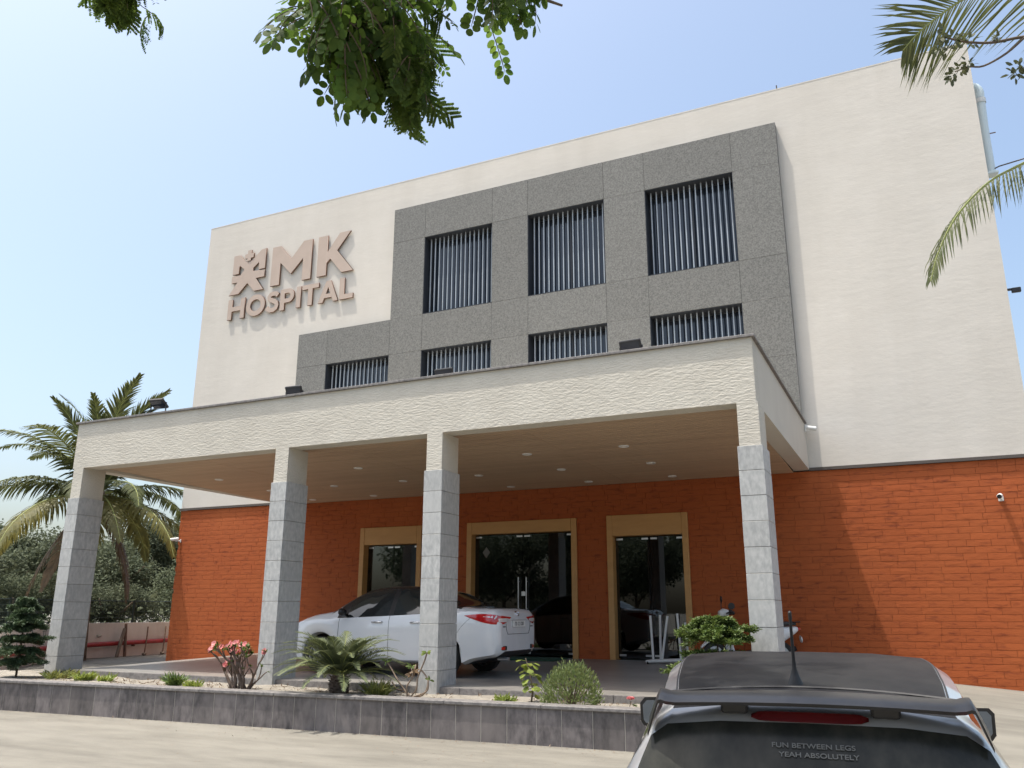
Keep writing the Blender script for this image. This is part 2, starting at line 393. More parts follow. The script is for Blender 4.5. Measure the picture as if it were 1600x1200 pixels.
m_.box(XL, XR, -.004, .36, ZT + .001, ZT + .03); bpart(m_, 'parapet_cap', MT['white'])
m_ = MB(); m_.box(XL + .3, XR - .3, .9, 1.0, ZB, ZT - .8); bpart(m_, 'inner_wall', MT['frame'])
# dark string course over the brick
for a, b in ((XL - .02, CXL - .001), (CXR + .001, XR + .02)): bpart(MB().box(a, b, -.05, -.001, ZB - .03, ZB + .03), 'string_course', MT['ledge'])
# granite panel tiles
px_ = [-14.8196, -13.81, -11.765, -10.764, -8.738, -7.729, -5.699, -4.673, -2.604, -1.5825]
pz_ = [4.0, 6.2, 7.508, 8.4965, 10.70, 11.7075]
panel = bpart(MB().box(-14.80, -1.60, -.10, -.003, 4.02, 6.19), 'granite_panel', MT['dark'])
tiles_made = {}
for a, b in zip(px_, px_[1:]):
    for c, d in zip(pz_, pz_[1:]):
        if d > 8.6 and b < -11.7: continue
        if any(q[0] - .02 < (a + b) / 2 < q[1] + .02 and q[2] - .05 < (c + d) / 2 < q[3] + .05 for q in wins): continue
        t = MB().bbox(a + .0022, b - .0022, -PT - random.uniform(0, .003), -.104 if d < 6.3 else -.004, c + .0022, d - .0022, .003)
        bpart(t, 'granite_tile', MT['granite'], panel)
# windows
bar_me = {}
for a, b, c, d in wins:
    f = MB(); t = .05
    for (x0, x1, z0, z1) in ((a, a + t, c, d), (b - t, b, c, d), (a + t, b - t, c, c + t), (a + t, b - t, d - t, d), ((a + b) / 2 - .025, (a + b) / 2 + .025, c + t, d - t)):
        f.box(x0 + .001, x1 - .001, .20, .26, z0 + .001, z1 - .001)
    wf = bpart(f, 'window', MT['frame'])
    for x0, x1 in ((a + t, (a + b) / 2 - .025), ((a + b) / 2 + .025, b - t)):
        bpart(MB().box(x0, x1, .225, .237, c + t, d - t), 'pane', MT['winglass'], wf)
    ln = MB()
    for (x0, x1, z0, z1) in ((a + .0015, a + .012, c + .0015, d - .0015), (b - .012, b - .0015, c + .0015, d - .0015), (a + .013, b - .013, d - .012, d - .0015), (a + .013, b - .013, c + .0015, c + .012)):
        ln.box(x0, x1, -PT + .012, .198, z0, z1)
    bpart(ln, 'reveal_lining', MT['frame'], wf)
    H = d - c
    if round(H, 2) not in bar_me: bar_me[round(H, 2)] = MB().bbox(-.0135, .0135, -.016, .016, -H / 2 + .004, H / 2 - .004, .003).mesh('bar', MT['bar'])
    nb = 15
    for i in range(nb):
        x = a + (i + .75) * (b - a) / (nb + .5)
        link('bar', bar_me[round(H, 2)], wf, (x - HB.x, .02, (c + d) / 2))
# brick ground floor
doors = [(-12.48, -10.67, 3.02), (-9.407, -6.617, 3.025), (-5.901, -4.09, 3.045)]
m_ = MB(); cuts = [XL + .012] + [v_ for q in doors for v_ in q[:2]] + [XR - .012]
for i in range(0, len(cuts), 2): m_.box(cuts[i], cuts[i + 1], .012, .35, -.7, ZB - .03)
for a, b, h in doors: m_.box(a, b, .012, .35, h, ZB - .03)
for sx in (XL + .012, XR - .312): m_.box(sx, sx + .3, .352, 16, -.7, ZB - .001)
bw = bpart(m_, 'brick_wall', MT['mortar'])
CH, BL = .1215, .40
rows = int(round((ZB - .035 + .60) / CH)); spots = []
for r in range(rows):
    z0 = ZB - .035 - (r + 1) * CH
    x = XL - random.uniform(0, BL)
    while x < XR:
        Lb = random.choice((.30, .36, .40, .44, .5, .56)); x0, x1 = max(x, XL), min(x + Lb, XR); x += Lb
        if x1 - x0 < .05: continue
        segs = [(x0, x1)]
        for a, b, h in doors:
            if z0 < h - .03:
                if z0 + CH > h: pass
                ns = []
                for s0, s1 in segs:
                    if s1 <= a or s0 >= b: ns.append((s0, s1))
                    else:
                        if s0 < a - .04: ns.append((s0, a))
                        if s1 > b + .04: ns.append((b, s1))
                segs = ns
        for s0, s1 in segs: spots.append((s0, s1, z0))
def brick_geo(mb, cx, cz, L, proud):
    nxx = 4; gap = .0028; h = CH - gap * 2; l = L - gap * 2; vs = []; fs = []
    for j in range(3):
        for i in range(nxx + 1):
            ed = (i in (0, nxx)) or (j in (0, 2))
            yy = -proud - (0 if ed else random.uniform(.0, .0018))
            vs.append((cx - l / 2 + l * i / nxx, yy, cz - h / 2 + h * j / 2 + (0 if not ed else random.uniform(-.0012, .0012))))
    W = nxx + 1
    for j in range(2):
        for i in range(nxx): fs.append((j * W + i, j * W + i + 1, (j + 1) * W + i + 1, (j + 1) * W + i))
    o = len(vs); vs += [(cx - l / 2, .0115, cz - h / 2), (cx + l / 2, .0115, cz - h / 2), (cx + l / 2, .0115, cz + h / 2), (cx - l / 2, .0115, cz + h / 2)]
    fs += [(o, o + 1, nxx, *range(nxx - 1, -1, -1)), (o + 1, o + 2, 2 * W + nxx, W + nxx, nxx), (o + 2, o + 3, *[2 * W + i for i in range(W)]), (o + 3, o, 0, W, 2 * W)]
    mb.add(vs, fs)
def bvis(q):                       # picture size of a brick: nearest visible ones first
    x = (q[0] + q[1]) / 2; z = q[2]
    hid = (x > -1.2 and z < -.25) or (z > 3.75) or x < -2.6 and x > -14
    return ((Vector((x, 0, z)) - CAM).length + (100 if hid else 0)) / (q[1] - q[0]) ** .15
spots.sort(key=bvis)
bme = {}
rest = MB()
for i, (x0, x1, z0) in enumerate(spots):
    L = round(x1 - x0, 2)
    if i < 290:
        key = (L, random.randint(0, 3))
        if key not in bme:
            b_ = MB(); brick_geo(b_, 0, 0, L, .002); bme[key] = b_.mesh('brick', MT['brick'])
        link('brick', bme[key], bw, ((x0 + x1) / 2 - HB.x, -random.uniform(0, .0025), z0 + CH / 2))
    else: brick_geo(rest, (x0 + x1) / 2, z0 + CH / 2, x1 - x0, .002 + random.uniform(0, .003))
tag(bpart(rest, 'brick', MT['brick'], bw), kind='stuff')
# doors
def door(i, a, b, h, leaves, header):
    jw = .13
    f = MB()
    f.bbox(a, a + jw, -.05, .30, -.05, h - .001, .008); f.bbox(b - jw, b, -.05, .30, -.05, h - .001, .008)
    f.bbox(a + jw + .001, b - jw - .001, -.047, .30, h - header, h - .002, .008)
    fr = bpart(f, 'door_surround', MT['tan'])
    n = leaves; x0 = a + jw; W = (b - a - 2 * jw) / n
    for k in range(n):
        g_ = MB().box(x0 + k * W + .004, x0 + (k + 1) * W - .004, .16, .172, .03, h - header - .02)
        gl = bpart(g_, 'glass_leaf', GLASS, fr)
        for (xx, zz) in ((x0 + k * W + .10, h - header - .06), (x0 + (k + 1) * W - .10, h - header - .06), (x0 + k * W + .10, .09), (x0 + (k + 1) * W - .10, .09)):
            bpart(MB().bbox(xx - .075, xx + .075, .148, .159, zz - .022, zz + .022, .004), 'patch_fitting', MT['steel'], fr)
    return fr
GLASS = glassmat('door_glass', (.5, .62, .62), .015, .42)
d1 = door(0, -12.48, -10.67, 3.02, 2, .43)
d2 = door(1, -9.407, -6.617, 3.025, 2, .28)
d3 = door(2, -5.901, -4.09, 3.045, 2, .455)
for hx in (-8.115, -7.915):
    hm = MB(); hm.tube([(hx, .10, .95), (hx, .10, 1.75)], .014, 8); hm.tube([(hx, .10, 1.05), (hx, .165, 1.05)], .009, 6); hm.tube([(hx, .10, 1.65), (hx, .165, 1.65)], .009, 6)
    hm.tube([(hx, .235, .95), (hx, .235, 1.75)], .014, 8)
    bpart(hm, 'pull_handle', MT['steel'], d2)
lk = MB(); lk.bbox(-8.06, -7.965, .145, .159, 1.33, 1.43, .004); bpart(lk, 'lock_plate', MT['steel'], d2)
st = MB(); st.prism([(0, .13), (.10, 0), (0, -.13), (-.10, 0)], lambda x, z: (-8.98 + x, .157, 2.33 + z), lambda x, z: (-8.98 + x, .1585, 2.33 + z))
bpart(st, 'diamond_sticker', MT['sticker'], d2)
# simple rooms behind the glass
rm = MB()
for a, b in ((-13.2, -10.1), (-9.9, -6.3), (-6.2, -3.4)):
    rm.box(a, b, 4.6, 4.7, 0, 3.3); rm.box(a - .1, a, .36, 4.6, 0, 3.3); rm.box(b, b + .1 - .002, .36, 4.6, 0, 3.3); rm.box(a, b, .36, 4.6, 3.3, 3.4); rm.box(a, b, .36, 4.6, -.1, .001)
bpart(rm, 'room', MT['room'])

# ------------------------------------------------------------------ canopy
CB = Vector((-8.35, -3.2, 0))
can = thing('entrance_canopy', 'flat roofed entrance canopy on four granite clad columns with plank soffit', 'canopy', CB)
def cpart(mb, name, m, parent=can, smooth=False):
    mb.v = [(x - CB.x, y - CB.y, z - CB.z) for x, y, z in mb.v]; return mb.build(name, m, parent, smooth)
zc0, zc1 = 3.777, 4.70
m_ = MB(); m_.box(CXL, CXR, -CD, -CD + .33, zc0, zc1); cpart(m_, 'front_beam', MT['fascia'])
m_ = MB(); m_.box(CXR - .30, CXR, -CD + .332, -.002, zc0, zc1); cpart(m_, 'side_beam', MT['smooth'])
m_ = MB(); m_.box(CXL, CXL + .30, -CD + .332, -.002, zc0, zc1); cpart(m_, 'side_beam', MT['smooth'])
m_ = MB(); m_.box(CXL + .302, CXR - .302, -CD + .335, -.19, 4.02, 4.22); cpart(m_, 'roof_slab', MT['smooth'])
ov = .045
nsl = 12; cw = (CXR - CXL + 2 * ov) / nsl
for i in range(nsl):
    x0 = CXL - ov + i * cw
    cpart(MB().bbox(x0 + .001, x0 + cw - .001, -CD - ov, -CD + .35, zc1 + .002, zc1 + .04, .004), 'coping_slab', MT['coping'])
for s0 in (CXL - ov, CXR - .32):
    for i in range(5):
        y0 = -CD + .353 + i * 1.17
        cpart(MB().bbox(s0, s0 + .32 + ov, y0, y0 + 1.167, zc1 + .002, zc1 + .04, .004), 'coping_slab', MT['coping'])
# soffit planks
y0 = -CD + .335; pw = .135; npl = int((CD - .335 - .01) / pw); seams = [CXL + .302, -12.2, -8.95, -5.35, CXR - .302]
plank_me = {}
for i in range(npl):
    ya = y0 + i * pw
    for a, b in zip(seams, seams[1:]):
        L = b - a - .006
        key = round(L, 2)
        if key not in plank_me: plank_me[key] = MB().bbox(-L / 2, L / 2, -pw / 2 + .004, pw / 2 - .004, -.008, .008, .003).mesh('soffit_plank', MT['soffit'])
        yy = ya + pw / 2
        zz = lerp(3.85, 3.735, (yy - y0) / (CD - .335))
        link('soffit_plank', plank_me[key], can, ((a + b) / 2 - CB.x, yy - CB.y, zz))
m_ = MB(); m_.add([(CXL + .302, y0, 3.866), (CXR - .302, y0, 3.866), (CXR - .302, -.004, 3.752), (CXL + .302, -.004, 3.752)], [(0, 1, 2, 3)]); 
m_.add([(CXL + .302, y0, 3.90), (CXR - .302, y0, 3.90), (CXR - .302, -.004, 3.80), (CXL + .302, -.004, 3.80)], [(3, 2, 1, 0)])
cpart(m_, 'soffit_backing', MT['dark'])
# columns
colx = [(-15.138, -14.812), (-9.903, -9.562), (-6.778, -6.446), (-1.836, -1.500)]
nC = 10; zt0, zt1 = -.20, 3.172; hC = (zt1 - zt0) / nC
for a, b in colx:
    yb0, yb1 = -CD - .022, -5.80
    core = MB().box(a + .024, b - .024, -CD, yb1 - .026, 3.10, zc0 - .001); core.box(a + .024, b - .024, -CD + .001, yb1 - .026, -.5, 3.10)
    co = cpart(core, 'column', MT['fascia'])
    for k in range(nC):
        z0 = zt0 + k * hC + .003; z1 = z0 + hC - .006
        for (x0, x1, ya, yb) in ((a, b, yb0, yb0 + .021), (a, b, yb1 - .021, yb1), (a, a + .021, yb0 + .0225, yb1 - .0225), (b - .021, b, yb0 + .0225, yb1 - .0225)):
            j_ = random.uniform(-.0012, .0012)
            cpart(MB().bbox(x0 + j_, x1 + j_, ya + j_, yb + j_, z0, z1, .003), 'granite_tile', MT['tile'], co)
# recessed ceiling lights
lx = [-4.22, -6.085, -7.97, -9.86, -11.73, -13.6]; ly = [-3.90, -2.21, -.62]
tr = MB().lathe((0, 0, 0), (0, 0, -1), [(.055, 0), (.055, .012), (.085, .014), (.095, .004), (.095, -.004)], 20).mesh('trim_ring', MT['whiteplastic'], 40)
df = MB().lathe((0, 0, 0), (0, 0, -1), [(.0005, .006), (.054, .006)], 20).mesh('diffuser', MT['lampglass'])
for xi, x in enumerate(lx):
    for yi, y in enumerate(ly):
        zz = lerp(3.85, 3.735, (y - y0) / (CD - .335)) - .0085
        t = thing('ceiling_light', 'recessed ceiling light in the %s of canopy lights, %s from the right' % (('front row', 'middle row', 'row nearest the wall')[yi], ('first', 'second', 'third', 'fourth', 'fifth', 'sixth')[xi]), 'ceiling light', (x, y, zz), 0, 'recessed lights in the canopy soffit')
        link('trim_ring', tr, t); link('diffuser', df, t)

# ------------------------------------------------------------------ hospital sign
sg = thing('hospital_sign', 'raised beige letters MK HOSPITAL with winged figure emblem on the white wall', 'sign', (-15.4, 0, 9.4))
def glyph(name, outlines, z_front=-.072, depth=.046, parent=sg, cyc=True):
    cu = bpy.data.curves.new(name, 'CURVE'); cu.dimensions = '2D'; cu.fill_mode = 'BOTH'; cu.extrude = depth / 2; cu.bevel_depth = .004; cu.bevel_resolution = 0
    for o in outlines:
        sp = cu.splines.new('POLY'); sp.points.add(len(o) - 1)
        for i, (x, y) in enumerate(o): sp.points[i].co = (x, y, 0, 1)
        sp.use_cyclic_u = True
    tmp = bpy.data.objects.new(name, cu); COL.objects.link(tmp)
    dg = bpy.context.evaluated_depsgraph_get(); me = bpy.data.meshes.new_from_object(tmp.evaluated_get(dg)); bpy.data.objects.remove(tmp)
    me.materials.clear(); me.materials.append(MT['letter']); me.materials.append(MT['letterside'])
    for pl in me.polygons: pl.material_index = 0 if abs(pl.normal.z) > .9 else 1
    me.name = name
    o = link(name, me, parent); o.rotation_euler = (pi / 2, 0, 0)
    o.location = (15.4, z_front + depth / 2, -9.4)
    return o
def off(o, dx, dz): return [(x + dx, y + dz) for x, y in o]
def stroke(P, wd):
    L, R = [], []
    for i, p_ in enumerate(P):
        a = Vector(P[max(i - 1, 0)]); b = Vector(P[min(i + 1, len(P) - 1)]); d = (b - a).normalized(); n = Vector((-d.y, d.x)); q = Vector(p_)
        L.append(tuple(q + n * wd / 2)); R.append(tuple(q - n * wd / 2))
    return L + R[::-1]
def ell(cx, cz, rx, rz, n=28, a0=0, a1=2 * pi, end=False):
    return [(cx + rx * cos(a0 + (a1 - a0) * i / (n - (1 if end else 0))), cz + rz * sin(a0 + (a1 - a0) * i / (n - (1 if end else 0)))) for i in range(n)]
zb, zt_ = 10.225, 11.46
glyph('letter_m', [[(-16.13, zb), (-16.13, zt_), (-15.83, zt_), (-15.40, 10.98), (-14.97, zt_), (-14.655, zt_), (-14.655, zb), (-14.965, zb), (-14.965, 10.92), (-15.385, 10.50), (-15.80, 10.92), (-15.80, zb)]])
glyph('letter_k', [[(-14.43, zb), (-14.43, zt_), (-14.10, zt_), (-14.10, 10.92), (-13.68, zt_), (-13.31, zt_), (-13.75, 10.93), (-13.16, zb), (-13.56, zb), (-13.98, 10.72), (-14.10, 10.60), (-14.10, zb)]])
# emblem: figure with a cross for a head and spread wings; pixel frame -> metres
EX0, EZ0, EW, EH = -17.72, 10.19, 1.33, 1.27
def em(pts): return [(EX0 + x * EW, EZ0 + z * EH) for x, z in pts]
glyph('emblem', [em([(.06, .52), (.06, 1.0), (.24, 1.0), (.36, .86), (.44, .80), (.50, .745), (.60, .80), (.68, .86), (.86, 1.02), (1.0, 1.04), (1.0, .53), (.82, .53), (.82, .72), (.66, .60), (.66, .515), (1.0, .49), (1.0, .32), (.76, .32), (1.0, 0.0), (.73, 0.0), (.52, .235), (.28, 0.0), (.0, 0.0), (.22, .30), (.05, .30), (.05, .47), (.30, .47), (.40, .60), (.26, .72), (.24, .70), (.24, .52)])])
glyph('emblem_cross', [em([(.475, .80), (.475, .87), (.40, .87), (.40, .98), (.475, .98), (.475, 1.07), (.575, 1.07), (.575, .98), (.65, .98), (.65, .87), (.575, .87), (.575, .80)])], -.088)
b0, t0 = 9.395, 10.035
glyph('letter_h', [[(-17.70, b0), (-17.70, t0), (-17.545, t0), (-17.545, 9.79), (-17.21, 9.79), (-17.21, t0), (-17.055, t0), (-17.055, b0), (-17.21, b0), (-17.21, 9.65), (-17.545, 9.65), (-17.545, b0)]])
glyph('letter_o', [ell(-16.63, 9.715, .355, .335), ell(-16.63, 9.715, .20, .185)[::-1]])
Sp = [(-15.79, 9.905)] + ell(-15.985, 9.885, .165, .10, 9, radians(40), radians(260), True)[0:] + ell(-15.985, 9.57, .185, .112, 9, radians(75), radians(-140), True) + [(-16.20, 9.55)]
glyph('letter_s', [stroke([(-15.80, 9.90), (-15.86, 9.955), (-15.97, 9.975), (-16.07, 9.955), (-16.125, 9.89), (-16.11, 9.82), (-16.03, 9.77), (-15.93, 9.735), (-15.85, 9.68), (-15.82, 9.60), (-15.85, 9.515), (-15.94, 9.465), (-16.06, 9.463), (-16.16, 9.51), (-16.205, 9.56)], .135)])
glyph('letter_p', [[(-15.70, b0), (-15.70, t0)] + [(-15.42, t0)] + ell(-15.40, 9.825, .205, .21, 9, radians(85), radians(-85), True) + [(-15.545, 9.615), (-15.545, b0)],
                   [(-15.545, 9.74)] + ell(-15.41, 9.825, .075, .085, 7, radians(-85), radians(85), True) + [(-15.545, 9.91)]])
glyph('letter_i', [[(-15.11, b0), (-15.11, t0), (-14.955, t0), (-14.955, b0)]])
glyph('letter_t', [[(-14.905, t0), (-14.32, t0), (-14.32, 9.90), (-14.535, 9.90), (-14.535, b0), (-14.69, b0), (-14.69, 9.90), (-14.905, 9.90)]])
glyph('letter_a', [[(-14.32, b0), (-14.055, t0), (-13.90, t0), (-13.63, b0), (-13.795, b0), (-13.85, 9.525), (-14.105, 9.525), (-14.155, b0)], [(-13.98, 9.85), (-14.055, 9.645), (-13.90, 9.645)]])
glyph('letter_l', [[(-13.58, b0), (-13.58, t0), (-13.425, t0), (-13.425, 9.53), (-13.12, 9.53), (-13.12, b0)]])

# ------------------------------------------------------------------ floodlights, cameras, pipes on the building
def floodlight(x, y, z, label, tilt=-35, rz=0, leg=.10):
    t = thing('floodlight', label, 'floodlight', (x, y, z), rz, 'floodlights along the canopy coping')
    h = MB().bbox(-.17, .17, -.025, .025, -.12, .12, .012)
    for i in range(9): h.box(-.14 + i * .032, -.132 + i * .032, .026, .05, -.10, .10)
    ho = h.build('housing', MT['black'], t, loc=(0, 0, leg + .07), rot=(radians(tilt), 0, 0))
    MB().box(-.145, .145, -.029, -.0255, -.095, .095).build('lamp_glass', MT['winglass'], ho)
    b = MB(); b.box(-.185, -.173, -.012, .012, 0, leg + .09); b.box(.173, .185, -.012, .012, 0, leg + .09); b.box(-.172, .172, -.02, .02, 0, .006)
    b.build('bracket', MT['black'], t)
zt = zc1 + .041
floodlight(-13.10, -6.2, zt, 'black floodlight on legs against the sky at the left end of the canopy', 55, radians(8), .16)
floodlight(-9.69, -6.2, zt, 'black floodlight on the coping against white wall left of the granite panel', 30, radians(5), .02)
floodlight(-6.60, -6.1, zt, 'black floodlight on the coping in front of a barred window', 30, 0, .0)
floodlight(-3.33, -6.2, zt, 'black floodlight on the coping near the right end below the largest window gap', 30, radians(-4), .02)
def cctv(loc, rz, label, arm=.12, dome=False):
    t = thing('security_camera', label, 'security camera', loc, rz)
    MB().bbox(-.045, .045, -.025, 0, -.045, .045, .006).build('wall_mount', MT['whiteplastic'], t)
    MB().tube([(0, -.02, 0), (0, -arm, -.01)], .016, 8).build('arm', MT['whiteplastic'], t)
    b = MB().tube([(0, -arm + .03, 0), (0, -arm, .03)], .02, 8)
    b.lathe((0, -arm - .02, .035), (0, -1, -.18), [(.001, -.11), (.042, -.11), (.046, -.09), (.046, .10), (.040, .115)], 14)
    bo = b.build('body', MT['whiteplastic'], t, 35)
    MB().lathe((0, -arm - .02, .035), (0, -1, -.18), [(.001, .108), (.039, .112)], 14).build('lens', MT['glossblack'], bo)
    return t
cctv((-18.70, 0, 2.90), radians(-35), 'white bullet camera at the left corner of the brick wall', .16)
cctv((1.75, 0, 3.02), radians(-10), 'white security camera high on the sunlit right brick wall', .13)
cctv((CXR, -.25, 4.56), radians(100), 'small white camera at the back corner of the canopy side', .09)
pp = thing('vent_pipe', 'pale blue vent pipe with rounded cap on the right side of the building', 'pipe', (2.55, .8, 9.9))
m_ = MB().tube(catmull([(0.0, 0, 0), (0.0, 0, 1.0), (.02, 0, 1.75)], 4), .088, 14); m_.build('pipe', MT['bluepipe'], pp, 40)
MB().lathe((.02, 0, 1.70), (0, 0, 1), [(.102, 0), (.106, .10), (.102, .105)], 16).build('collar', MT['whiteplastic'], pp, 40)
MB().tube(catmull([(.02, 0, 1.82), (.02, 0, 2.0), (-.05, 0, 2.12), (-.16, 0, 2.14)], 5), [.088] * 16, 14).build('cap_bend', MT['bluepipe'], pp, 40)
MB().bbox(-.17, .12, -.12, .12, -.03, .02, .008).build('foot_plate', MT['bluepipe'], pp)
MB().tube([(.08, 0, .95), (.2, 0, .95)], .012, 6).build('clamp', MT['rust'], pp)
t = thing('stay_rod', 'thin dark grey rod reaching from the pale blue pipe towards the palm frond', 'rod', (2.45, .75, 9.93))
MB().tube([(0, 0, 0), (.25, 0, .10), (.75, 0, .17)], .014, 6).build('rod', MT['ledge'], t)
MB().tube([(0, 0, 0), (-.06, -.02, -.35)], .008, 6).build('wire', MT['rust'], t)
t = thing('lightning_rod', 'thin lightning rod standing on the roof edge', 'rod', (-1.77, 3, ZT - .6)); MB().tube([(0, 0, 0), (0, 0, 2.7)], .018, 6).build('rod', MT['ledge'], t)
MB().cyl((0, 0, .02), (0, 0, 1), .08, .04).build('base', MT['ledge'], t)
t = thing('wall_bracket', 'dark bracket sticking out at the right edge of the white wall', 'bracket', (XR, .25, 7.12))
MB().box(0, .22, -.02, .02, -.02, .02).build('arm', MT['black'], t); MB().bbox(.10, .26, -.04, .04, -.07, .0201, .008).build('head', MT['black'], t)

# ------------------------------------------------------------------ planter
pth = math.atan2(planter_y(-3) - planter_y(-13), 10)
PLX0, PLX1 = -22.0, -1.55
plo = Vector((PLX1, planter_y(PLX1), 0))
pl = thing('planter_wall', 'low raised planter wall clad in purplish grey granite tiles', 'planter', plo, pth)
Lp = (PLX1 - PLX0) / cos(pth)
MB().box(-Lp, -.02, .026, .22, -.85, -.17).build('core', MT['soil'], pl)
MB().box(-Lp, -.021, .004, .0255, -.85, -.175).build('grout', MT['smooth'], pl)
x = 0.0; random.seed(21)
while x > -Lp:
    wd = random.choice((.33, .36, .36, .38, .40, .36, .52))
    MB().bbox(x - wd + .0038, x - .0038, random.uniform(-.001, .001), .0036, -.85, -.172, .001).build('granite_tile', MT['planter'], pl); x -= wd
for i in range(int(Lp / 1.35) + 1):
    MB().bbox(-(i + 1) * 1.35 + .001, -i * 1.35 - .001, -.03, .235, -.170, -.125, .008).build('coping_slab', MT['coping'], pl)
MB().box(-.0195, 0, .026, 1.2, -.85, -.15).build('end_panel', MT['planter'], pl)
sb = MB(); xs2 = [PLX0 + i * .35 for i in range(int((PLX1 - PLX0) / .35) + 1)]
for x in xs2:
    ya = planter_y(x) + .18; yb = -6.302 if x > -15.6 else -6.0
    for k in range(6):
        y = lerp(ya, yb, k / 5); sb.v.append((x, y, -.19 + random.uniform(-.018, .02) + .012 * sin(x * 3 + k)))
for i in range(len(xs2) - 1):
    for k in range(5): sb.f.append((i * 6 + k, (i + 1) * 6 + k, (i + 1) * 6 + k + 1, i * 6 + k + 1)); sb.mi.append(0)
tag(sb.build('planting_bed', MT['soil'], smooth=True), kind='structure')

# ------------------------------------------------------------------ foliage helpers
def frond_mesh(name, path, n, Lf, W, nrm, droop, fa, mats, rr=.02, t0=.12, seg=3, jit=.12, thin=1.0):
    """feather leaf along a rib: material 0 rib, 1 leaflets"""
    mb = MB(); P = catmull(path, 6); N = len(P)
    mb.tube(P, [lerp(rr, rr * .2, i / (N - 1)) for i in range(N)], 5, True, 0)
    nrm = Vector(nrm)
    for i in range(n):
        t = t0 + (1 - t0) * (i + .5) / n; q = t * (N - 1); a = min(int(q), N - 2); p = P[a].lerp(P[a + 1], q - a); tg = (P[a + 1] - P[a]).normalized()
        sd = tg.cross(nrm).normalized(); nn = sd.cross(tg)
        prof = sin(pi * min(1, max(.12, t * .82 + .14))) ** .6
        L = Lf * prof * random.uniform(1 - jit, 1 + jit) * (1.08 - .5 * t * t)
        for s in (-1, 1):
            f = fa + random.uniform(-.12, .12) + .35 * t
            d = (sd * s * cos(f) + tg * sin(f) + nn * random.uniform(.05, .25)).normalized()
            if random.random() > thin: continue
            pos = Vector(p); pts = []
            dr = droop * random.uniform(.7, 1.3)
            for k in range(seg + 1):
                pts.append(Vector(pos)); d = (d + Vector((0, 0, -dr / seg)) * (.6 + k * .5)).normalized(); pos = pos + d * L / seg
            ws = nn.cross(d).normalized() * 0 + tg * .5
            vs = []; 
            wp = (.6, 1, .75, .0) if seg == 3 else (.6, 1, .0)
            for k, q_ in enumerate(pts):
                dd = (pts[min(k + 1, seg)] - pts[max(k - 1, 0)]).normalized()
                wv = dd.cross(nn if abs(dd.dot(nn)) < .95 else sd)
                if wv.length < 1e-5: wv = tg
                wv.normalize(); wv = wv * W * .5 * wp[k]
                if k < seg: vs += [q_ - wv, q_ + wv]
                else: vs.append(q_)
            fs = [(2 * k, 2 * k + 1, 2 * k + 3, 2 * k + 2) for k in range(seg - 1)] + [(2 * seg - 2, 2 * seg - 1, 2 * seg)]
            mb.add(vs, fs, 1)
    return mb.mesh(name, mats)
def arc_path(L, e0, curl, n=6):       # rib starting at the origin in the xz plane, elevation e0 falling by curl
    P = [Vector((0, 0, 0))]; e = e0
    for i in range(n):
        P.append(P[-1] + Vector((cos(e), 0, sin(e))) * L / n); e -= curl / n * (.5 + i / n)
    return P
def crown_mesh(name, blobs, n, size, m, rnd, flat=.6):
    mb = MB(); R = random.Random(rnd)
    tot = sum(b[3] ** 2 for b in blobs)
    for cx, cy, cz, r in blobs:
        for _ in range(int(n * r * r / tot)):
            th = R.uniform(0, 2 * pi); u = R.uniform(-1, 1); rad = r * (R.random() ** .33) * R.uniform(.75, 1.08)
            q = Vector((cx + rad * sqrt(1 - u * u) * cos(th), cy + rad * sqrt(1 - u * u) * sin(th), cz + rad * u * .8))
            d = Vector((R.gauss(0, 1), R.gauss(0, 1), R.gauss(-.3, .6))); nr = Vector((R.gauss(0, .6), R.gauss(0, .6), 1))
            mb.leaf(q, d, nr, size * R.uniform(.6, 1.3), size * .55 * R.uniform(.7, 1.2))
    return mb.mesh(name, m)
# ------------------------------------------------------------------ boundary wall, pipe, props, fence on the left
BW = [(-17.6, -13.0), (-18.8, -8.0), (-19.6, -5.2), (-20.592, -3.52), (-22.115, -1.39), (-22.62, .45), (-22.70, 3.4), (-22.7, 30)]
bt = thing('boundary_wall', 'low pale plastered boundary wall behind the leftmost column', 'wall', (-22.1, -1.4, -.42))
for a, b in zip(BW, BW[1:]):
    A, B = Vector((*a, 0)), Vector((*b, 0)); d = (B - A).normalized(); n_ = Vector((-d.y, d.x, 0)) * .2; 
    if n_.x > 0: n_ = -n_
    o = Vector((-22.1, -1.4, -.42)); q = [A, B, B + n_, A + n_]
    MB().add([tuple(v_ - o + Vector((0, 0, -.95))) for v_ in q] + [tuple(v_ - o + Vector((0, 0, .60))) for v_ in q], [(3, 2, 1, 0), (4, 5, 6, 7), (0, 1, 5, 4), (1, 2, 6, 5), (2, 3, 7, 6), (3, 0, 4, 7)]).build('wall_section', MT['wallpale'], bt)
def along(s):       # point on the wall face at arc length from BW[2]
    P = [Vector((*q, 0)) for q in BW[2:]]
    for A, B in zip(P, P[1:]):
        L = (B - A).length
        if s <= L: return A + (B - A) * s / L, (B - A).normalized()
        s -= L
def face(s, out, z):
    p_, d = along(s); n_ = Vector((d.y, -d.x, 0)); n_ = n_ if n_.x > 0 else -n_
    return p_ + n_ * out + Vector((0, 0, z))
rp = thing('fire_pipe', 'red pipe running along the face of the low boundary wall', 'pipe', (-22.1, -1.4, -.10))
pts = [face(.02 + i * .45, .11, -.115 + .006 * i) - Vector((-22.1, -1.4, -.10)) for i in range(26)]
MB().tube(pts, .068, 10).build('pipe', MT['redpipe'], rp, 40)
for i in range(6):
    q = face(.6 + i * 1.9, 0, -.10) - Vector((-22.1, -1.4, -.10)); q2 = face(.6 + i * 1.9, .11, -.10) - Vector((-22.1, -1.4, -.10))
    MB().tube([q, q2], .03, 6).build('bracket', MT['rust'], rp)
random.seed(5)
